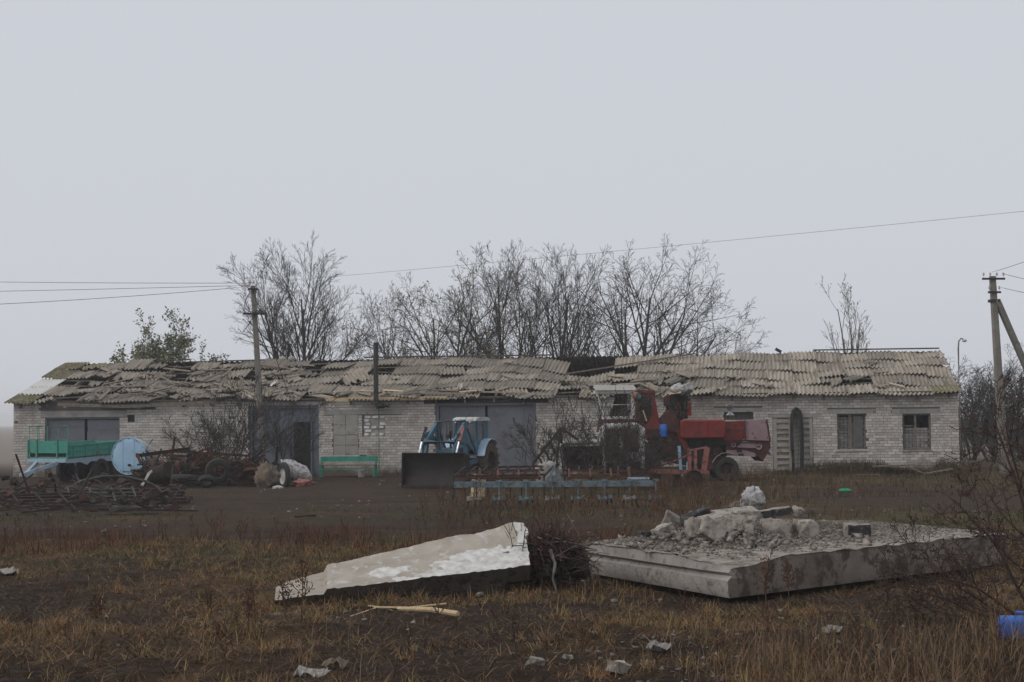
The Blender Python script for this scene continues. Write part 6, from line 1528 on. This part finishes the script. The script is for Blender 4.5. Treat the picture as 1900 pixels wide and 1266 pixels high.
tag(q2.build('soil_lumps', M['earth_dark'] if 'earth_dark' in M else mat('earth_dark', (0.028, 0.020, 0.016), (0.045, 0.034, 0.027), scale=12, bump=1.0), rt, smooth=False), kind='stuff')
MB().tube([(0.05, -0.3, 0.38), (0.10, -0.42, 0.26), (0.07, -0.45, 0.14), (0.12, -0.48, 0.0)], [0.022, 0.018, 0.014, 0.010], 7).build('pale_root', M['bark_pale'], rt)
for k in range(26):
    p = Vector((RS.uniform(-.35, .4), RS.uniform(-.2, .2), RS.uniform(0.30, 0.48))); d = Vector((RS.gauss(0.3, .7), RS.gauss(0, .4), RS.gauss(0, .15))).normalized() * RS.uniform(0.12, 0.35)
    MB().tube([p - d, p + Vector((0, 0, 0.03)), p + d], 0.006, 4).build('straw', M['bark_pale'], rt)
# sticks
def stick(pts, r, label, mt='fresh_wood'):
    tag(MB().tube(pts, r, 7).build('dry_stick', M[mt], None), label, 'stick', 'dry sticks on the grass')
stick([G(684, 1136, .05), G(740, 1146, .06), G(800, 1152, .06), G(850, 1158, .05)], [0.016, 0.022, 0.026, 0.028], 'thickest pale dry stick lying in the grass below the whitewashed panel')
stick([G(650, 1153, .03), G(700, 1146, .05), G(760, 1146, .07), G(828, 1138, .07)], [0.006, 0.010, 0.012, 0.010], 'thin pale stick crossing under the thick stick')
stick([G(548, 960, .03), G(585, 958, .04)], [0.03, 0.03], 'short dark stick lying on the bare dirt track', 'dark_rust')
# sack, canister and litter
blob('rubble_sack', at(1397, 944, 35.2) - Vector((0, 0, 0.03)), (0.50, 0.40, 0.56), 'sacking', 'grey white plastic sack standing behind the rubble pile', 'sack', 31, lumps=0.24, freq=2.4)
blob('brown_stone', at(1368, 946, 35.6) - Vector((0, 0, 0.05)), (0.40, 0.4, 0.28), 'brown_cloth', 'rounded brown stone left of the white sack', 'stone', 33, lumps=0.08)
blob('green_bottle', at(1568, 914, 41.5), (0.34, 0.14, 0.11), 'green_plastic', 'crushed green plastic bottle on the muddy track', 'bottle', 35, lumps=0.12, flat=0.1)
blob('white_bag', at(1122, 966, 32.0), (0.4, 0.3, 0.12), 'sacking', 'flat white litter on the grass behind the root clump', 'litter', 37) if False else None
cn = empty('plastic_canister', tuple(G(1892, 1190)), -0.25, 'bright blue plastic canister lying in the grass at the right edge', 'canister'); cn.rotation_euler = (0, 0.0, -0.25); cn.scale = (0.82,) * 3
q = MB(); sec = []
for k in range(24):
    a = 2 * PI * k / 24; c_, s_ = math.cos(a), math.sin(a)
    sec.append((math.copysign(abs(c_) ** 0.45, c_) * 0.15, math.copysign(abs(s_) ** 0.45, s_) * 0.13))
xs_ = [(-0.22, 0.82), (-0.20, 0.97), (-0.12, 1.0), (-0.10, 0.97), (-0.08, 1.0), (0.06, 1.0), (0.08, 0.97), (0.10, 1.0), (0.22, 1.0), (0.26, 0.95), (0.28, 0.8)]
for x, s in xs_:
    for y, z in sec: q.v.append((x, y * s, 0.14 + z * s))
for i in range(len(xs_) - 1):
    for k in range(24): q.f.append([i * 24 + k, i * 24 + (k + 1) % 24, (i + 1) * 24 + (k + 1) % 24, (i + 1) * 24 + k]); q.m.append(0)
q.f += [list(range(24)), list(reversed(range((len(xs_) - 1) * 24, len(xs_) * 24)))]; q.m += [0, 0]
q.build('body', M['blue_plastic'], cn, ang=40)
MB().tube([(-0.05, 0, 0.26), (-0.03, 0, 0.31), (0.12, 0, 0.31), (0.14, 0, 0.26)], 0.018, 8).build('handle', M['blue_plastic'], cn)
MB().cyl((0.27, 0.06, 0.2), (0.33, 0.06, 0.2), 0.03, 12).build('cap', M['black_iron'], cn)
def litter(px, py, w, d, label, mt='paper', seed=0, z=0.01, rot=0.0):
    rr = random.Random(seed); q = MB(); n_ = 6
    vs = [Vector(((i / n_ - .5) * w + rr.gauss(0, .006), (j / n_ - .5) * d + rr.gauss(0, .006), 0.012 + abs(rr.gauss(0, 0.02)) + 0.03 * math.sin(i * 1.3 + j))) for i in range(n_ + 1) for j in range(n_ + 1)]
    q.add(vs, [(i * 7 + j, i * 7 + j + 1, i * 7 + j + 8, i * 7 + j + 7) for i in range(n_) for j in range(n_)])
    q.add([v - Vector((0, 0, 0.006)) for v in vs], [(i * 7 + j, i * 7 + j + 7, i * 7 + j + 8, i * 7 + j + 1) for i in range(n_) for j in range(n_)])
    p = G(px, py, 0.015)
    return tag(q.build('litter_sheet', M[mt], None, loc=p, rot=(0.08, 0.05, rot), smooth=False, fix=False), label, 'litter', 'litter on the ground')
litter(580, 1256, 0.26, 0.14, 'torn white sheet with a folded flap at the bottom photo edge', 'paper', 2, rot=0.3)
litter(622, 1250, 0.16, 0.14, 'brown torn cardboard scrap beside the torn white sheet', 'brown_cloth', 3, rot=0.8)
litter(12, 1068, 0.30, 0.16, 'pale flat scrap in the grass at the left photo edge', 'paper', 4)
litter(1548, 1176, 0.12, 0.10, 'small pale scrap in the tall grass below the slab', 'paper', 5)
litter(1225, 1216, 0.22, 0.12, 'flat pale flake on the soil at the lower centre', 'paper', 6, rot=0.2)
for k, (px, py, w, lab) in enumerate(((996, 1238, 0.16, 'largest pale stone in the foreground soil below the sticks'), (1056, 1224, 0.10, 'rounded pale stone right of the largest foreground stone'),
                                      (1150, 1252, 0.20, 'flat pale stone at the bottom edge near the centre'), (1198, 1238, 0.11, 'small pale stone right of the flat bottom stone'), (1225, 1098 + 6, 0.06, 'tiny pale stone under the edge of the big slab'),
                                      (1541, 1176, 0.13, 'grey stone in the dry grass below the right side of the slab'), (1140, 1110, 0.07, 'yellowish stone below the grooved slab edge'), (966, 1062, 0.10, 'white stone chip beside the root clump'),
                                      (890, 1103, 0.09, 'white chip below the whitewashed panel'))):
    chunk(px, py, w, w * 0.5, w * 0.8, ('rubble',), lab, (0.1, 0.2, 0.4 * k), 60 + k, zb=0.0, name='stone', cat='stone', group='loose stones on the soil')
    o = bpy.context.scene.objects[-1] if False else None
for o in [o for o in col.objects if o.name.split('.')[0] == 'stone']: o.location.z += gzf(o.location.x, o.location.y)

# bare thorny shrub reaching in from the right
THORN = dict(lv=4, kids=(9, 6, 4, 2), t0=(0.15, 0.12, 0.15), ang=(30, 66), ratio=0.46, wig=0.14, up=(0.01, 0.02, 0.02, 0.02), tl=1, rr=0.60)
pz = G(1968, 1150)
tree('thorn_shrub', tuple(pz), [(-0.30, 0.1, 2.1, .026), (-0.75, 0.3, 1.5, .020), (-1.2, -0.2, 1.35, .018), (-2.0, 0.2, 1.25, .016), (-0.1, 0.1, 2.2, .026), (0.5, 0.2, 1.9, .026), (-3.0, 0.1, 1.05, .013), (-1.6, 0.4, 1.3, .016), (-0.5, -0.2, 1.7, .02), (-4.5, -0.2, 0.95, .012)], THORN,
     'bare dark thorny shrub reaching in from the right photo edge', 'shrub', None, 'twig_red', 'twig_red')

# ------------------------------------------------------------ grass and weeds
def blades(n, P, h, lean, w, cols, curl=0.35):
    """bent grass blades: P base points, h lengths, lean 0 upright .. 1 flat"""
    n = len(P); az = rs.uniform(0, 2 * PI, n); dirv = np.stack([np.cos(az), np.sin(az)], -1)
    sid = np.stack([-dirv[:, 1], dirv[:, 0], np.zeros(n)], -1)
    th = np.clip(lean, 0, 1.5); th2 = np.clip(th + curl * rs.uniform(0.2, 1.2, n), 0, 1.62)
    def stepv(t): return np.concatenate([dirv * np.sin(t)[:, None], np.cos(t)[:, None]], 1)
    m1 = P + stepv(th) * (h * 0.5)[:, None]; m2 = m1 + stepv(th2) * (h * 0.5)[:, None]
    m2[:, 2] = np.maximum(m2[:, 2], P[:, 2] + 0.006); m1[:, 2] = np.maximum(m1[:, 2], P[:, 2] + 0.006)
    ww = w[:, None]
    V = np.stack([P - sid * ww, P + sid * ww, m1 + sid * ww * 0.8, m1 - sid * ww * 0.8, m2 + sid * ww * 0.2, m2 - sid * ww * 0.2], 1)
    f = np.array([(0, 1, 2, 3), (3, 2, 4, 5)])
    return V.reshape(-1, 3), (f[None] + 6 * np.arange(n)[:, None, None]).reshape(-1, 4), np.repeat(cols, 6, axis=0)
def field(n, ymin, ymax, spread=0.36, pw=1.0):
    Y = ymin + (ymax - ymin) * rs.uniform(0, 1, n) ** pw
    return rs.uniform(-spread, spread, n) * Y, Y
def blocked(x, y):
    """inside the footprint of the two concrete pieces"""
    b = np.zeros(len(x), bool)
    for quad in ((Nn, Rr, Ff, Ll), (FL, FR, BR, BLc)):
        ins = np.ones(len(x), bool)
        for a, c in zip(quad, quad[1:] + quad[:1]): ins &= ((c.x - a.x) * (y - a.y) - (c.y - a.y) * (x - a.x)) > -0.02
        b |= ins
    return b
def tint(base, n, v=0.35): return np.clip(np.array(base)[None] * (1 + rs.uniform(-v, v, (n, 1))) * (1 + rs.uniform(-0.12, 0.12, (n, 3))), 0.004, 1)
parts = []
def sow(n, ymin, ymax, keepf, hr_, lean, w, base, spread=0.36, curl=0.35, v=0.35, pw=1.0):
    x, y = field(n, ymin, ymax, spread, pw)
    k = (rs.uniform(0, 1, n) < keepf(x, y)) & ~blocked(x, y)
    x, y = x[k], y[k]; m_ = len(x)
    P = np.stack([x, y, gz(x, y) - 0.004], -1)
    h = rs.uniform(hr_[0], hr_[1], m_); le = np.clip(rs.normal(lean[0], lean[1], m_), 0, 1.5)
    parts.append(blades(m_, P, h, le, np.full(m_, w) * rs.uniform(0.6, 1.3, m_), tint(base, m_, v), curl))
T = lambda x, y: masks(x, y)[0]
Gm = lambda x, y: masks(x, y)[1]
STRAW, RUSTY, GREEN, BROWN = (0.185, 0.115, 0.049), (0.135, 0.068, 0.034), (0.066, 0.072, 0.028), (0.105, 0.060, 0.033)
sow(170000, 11.4, 27, lambda x, y: 0.03 + 0.9 * T(x, y) * sm(fbm(x * 2.1, y * 2.1, 4, 3), 0.30, 0.58), (0.06, 0.26), (1.25, 0.25), 0.0032, STRAW, v=0.65)
sow(90000, 11.4, 27, lambda x, y: 0.25 + 0.5 * T(x, y), (0.05, 0.2), (1.2, 0.3), 0.0036, BROWN, v=0.6)
def tussocks(n, ymin, ymax, keepf, per_, hr_, rad_, w, base):
    x, y = field(n, ymin, ymax)
    k = (rs.uniform(0, 1, n) < keepf(x, y)) & ~blocked(x, y); x, y = x[k], y[k]
    sz = rs.uniform(0.5, 1.4, len(x)); tcol = tint(base, len(x), 0.35)
    ii_ = np.repeat(np.arange(len(x)), per_)
    bx, by = x[ii_] + rs.normal(0, rad_, len(ii_)) * sz[ii_], y[ii_] + rs.normal(0, rad_, len(ii_)) * sz[ii_]
    P = np.stack([bx, by, gz(bx, by) - 0.004], -1)
    h = rs.uniform(hr_[0], hr_[1], len(ii_)) * sz[ii_]
    parts.append(blades(len(ii_), P, h, np.abs(rs.normal(0.55, 0.4, len(ii_))), np.full(len(ii_), w), np.clip(tcol[ii_] * (1 + rs.uniform(-.35, .35, (len(ii_), 1))), 0.004, 1), 0.7))
tussocks(800, 12, 27, lambda x, y: T(x, y), 55, (0.04, 0.15), 0.05, 0.0028, STRAW)
tussocks(650, 13, 28, lambda x, y: T(x, y) * (0.2 + Gm(x, y)), 55, (0.04, 0.13), 0.06, 0.0030, (0.078, 0.075, 0.027))
tussocks(190, 11.8, 16, lambda x, y: 0.25 + T(x, y), 40, (0.06, 0.18), 0.04, 0.0026, (0.21, 0.14, 0.065))
sow(90000, 12, 28, lambda x, y: T(x, y) * Gm(x, y) * sm(vn(x * 1.7, y * 1.7, 1), 0.4, 0.7), (0.05, 0.16), (0.55, 0.35), 0.0032, GREEN, v=0.4)
sow(16000, 11.6, 14.8, lambda x, y: sm(x + 1.2 * (vn(x, y, 2) - .5), 0.9, 2.2) * (0.25 + 0.75 * sm(vn(x * 2.5, y * 2.5, 4), 0.35, 0.6)) * (1 - sm(y, 13.6, 14.8) * 0.8), (0.10, 0.42), (0.45, 0.32), 0.0028, (0.150, 0.098, 0.056), v=0.55)
sow(2600, 11.6, 15, lambda x, y: sm(-x, 0.6, 2.0) * sm(vn(x * 1.2 + 5, y * 1.2, 3), 0.5, 0.75), (0.15, 0.40), (0.45, 0.3), 0.0025, (0.15, 0.105, 0.06), v=0.45)
sow(9000, 17.0, 20.5, lambda x, y: np.exp(-((x + 0.3) / 1.6) ** 2) * 0.7, (0.06, 0.22), (0.6, 0.35), 0.003, STRAW, v=0.4)
sow(15000, 24.5, 28.5, lambda x, y: sm(vn(x * 0.9, y * 0.9, 2), 0.42, 0.62) * (1 - sm(x, 3, 6)), (0.10, 0.34), (0.35, 0.3), 0.0045, (0.105, 0.045, 0.027), v=0.45)
sow(26000, 27, 42, lambda x, y: sm(x, -2.5, -0.5) * (1 - masks(x, y)[2]) * sm(vn(x * 0.8, y * 0.8, 5), 0.32, 0.62), (0.06, 0.26), (0.75, 0.4), 0.006, (0.105, 0.066, 0.032), spread=0.40, v=0.6)
sow(34000, 27, 55, lambda x, y: sm(x, -3.0, 1.0) * (1 - masks(x, y)[2]) * Gm(x, y), (0.06, 0.20), (0.6, 0.35), 0.007, (0.062, 0.066, 0.026), spread=0.40, v=0.4)
sow(16000, 40, 57, lambda x, y: sm(x + 3 * (vn(x * .4, y * .4, 2) - .5), 3.0, 5.5) * 0.7, (0.08, 0.28), (0.7, 0.4), 0.008, (0.110, 0.062, 0.033), spread=0.40, v=0.6)
sow(9000, 31, 36.5, lambda x, y: (1 - sm(x, -2.2, -1.0)) * sm(vn(x * .5, y * .9, 1), 0.5, 0.7), (0.04, 0.12), (0.6, 0.3), 0.006, (0.055, 0.062, 0.024), spread=0.40, v=0.4)
# strip at the foot of the wall
uu = rs.uniform(0, 35.6, 15000); vv = -np.abs(rs.normal(0, 0.45, 15000)) - 0.03
kk = rs.uniform(0, 1, 15000) < sm(vn(uu * 0.6, vv + 3, 2), 0.35, 0.65) * np.where((uu > 16) & (uu < 20.5), 0.1, 1.0) * np.where(uu > 26, 1.0, 0.5)
uu, vv = uu[kk], vv[kk]
wx, wy = -19.23 + uu * 0.9903 + vv * 0.1392, 60.3 - uu * 0.1392 + vv * 0.9903
P = np.stack([wx, wy, gz(wx, wy)], -1)
parts.append(blades(len(P), P, rs.uniform(0.06, 0.32, len(P)), np.clip(rs.normal(.35, .3, len(P)), 0, 1.4), np.full(len(P), 0.008), tint((0.080, 0.062, 0.032), len(P), 0.5)))
off = 0; VV, FF, CC = [], [], []
for v, f, c in parts: VV.append(v); FF.append(f + off); CC.append(c); off += len(v)
tag(link('grass', np_mesh('grass', np.concatenate(VV), np.concatenate(FF), M['blade'], np.concatenate(CC))), 'trampled dry grass and short green blades covering the ground', 'grass', kind='stuff')

# brittle weeds with side twigs
WEED = dict(lv=2, kids=(7, 3), t0=(0.3, 0.3), ang=(22, 48), ratio=0.36, wig=0.06, up=(0.02, 0.05), tl=9, rr=0.6)
wd = MB()
def weed(mb, p, h, r=0.004): branch(mb, mb, Vector(p), Vector((RT.gauss(0, .15), RT.gauss(0, .12), 1)).normalized(), r, h, 0, WEED)
for k in range(110):
    Y = RT.uniform(25.3, 28.2); x = RT.uniform(-0.34, 0.02) * Y
    if vn(x * 0.6, Y * 0.4, 3) > 0.45: weed(wd, (x, Y, gzf(x, Y)), RT.uniform(0.2, 0.55), 0.006)
for k in range(150):
    Y = RT.uniform(29, 37); x = RT.uniform(-1.7, 4.6)
    weed(wd, (x, Y, gzf(x, Y)), RT.uniform(0.25, 0.75), 0.007)
for k in range(90):
    Y = RT.uniform(36, 47); x = RT.uniform(3.2, 8.5)
    weed(wd, (x, Y, gzf(x, Y)), RT.uniform(0.25, 0.6), 0.008)
for k in range(40):
    Y = RT.uniform(11.9, 15.5); x = RT.uniform(-0.32, 0.33) * Y
    weed(wd, (x, Y, gzf(x, Y)), RT.uniform(0.15, 0.45), 0.003)
wm = mat('dry_weed', (0.10, 0.050, 0.028), (0.15, 0.080, 0.042), (0.07, 0.035, 0.022), scale=2, bump=0)
tag(wd.build('dry_weeds', wm, None, fix=False), 'brittle reddish brown weeds scattered over the yard', 'weeds', kind='stuff')
def seed_weed(px, py, h, label, r=0.006):
    p = G(px, py); o = empty('weed_stalk', tuple(p), 0, label, 'weed', 'single tall weeds')
    a = MB(); branch(a, a, Vector((0, 0, -0.02)), Vector((RT.gauss(0, .06), 0, 1)).normalized(), r, h, 0, dict(WEED, kids=(10, 4), t0=(0.3, 0.3)))
    a.build('stem', wm, o, fix=False)
    s = MB()
    for k in range(80):
        z = RT.uniform(0.35, 1.0) * h; s.sphere((RT.gauss(0, 0.035), RT.gauss(0, .035), z), RT.uniform(0.005, 0.012), 5, 3)
    tag(s.build('seed_heads', wm, o, fix=False), kind='stuff')
seed_weed(1421, 1135, 0.62, 'tall brown weed stalk standing in front of the big slab', 0.008)
seed_weed(560, 1170, 0.62, 'thin dark weed stalk in front of the left end of the whitewashed panel')
seed_weed(528, 1120, 0.30, 'short dark weed before the rounded end of the whitewashed panel')
seed_weed(180, 1185, 0.34, 'lone leaning dry stalk in the left foreground grass')
seed_weed(462, 1190, 0.42, 'pale dry stalk left of the sticks in the foreground')
seed_weed(838, 980, 0.50, 'rust brown weed standing at the left end of the cultivator', 0.012)
seed_weed(1465, 1110, 0.40, 'thin upright weed in front of the right side of the big slab')

for o in list(col.objects):
    if o.parent is None and o.type in ('MESH', 'EMPTY') and 'label' in o and 'kind' not in o: o['kind'] = 'thing'
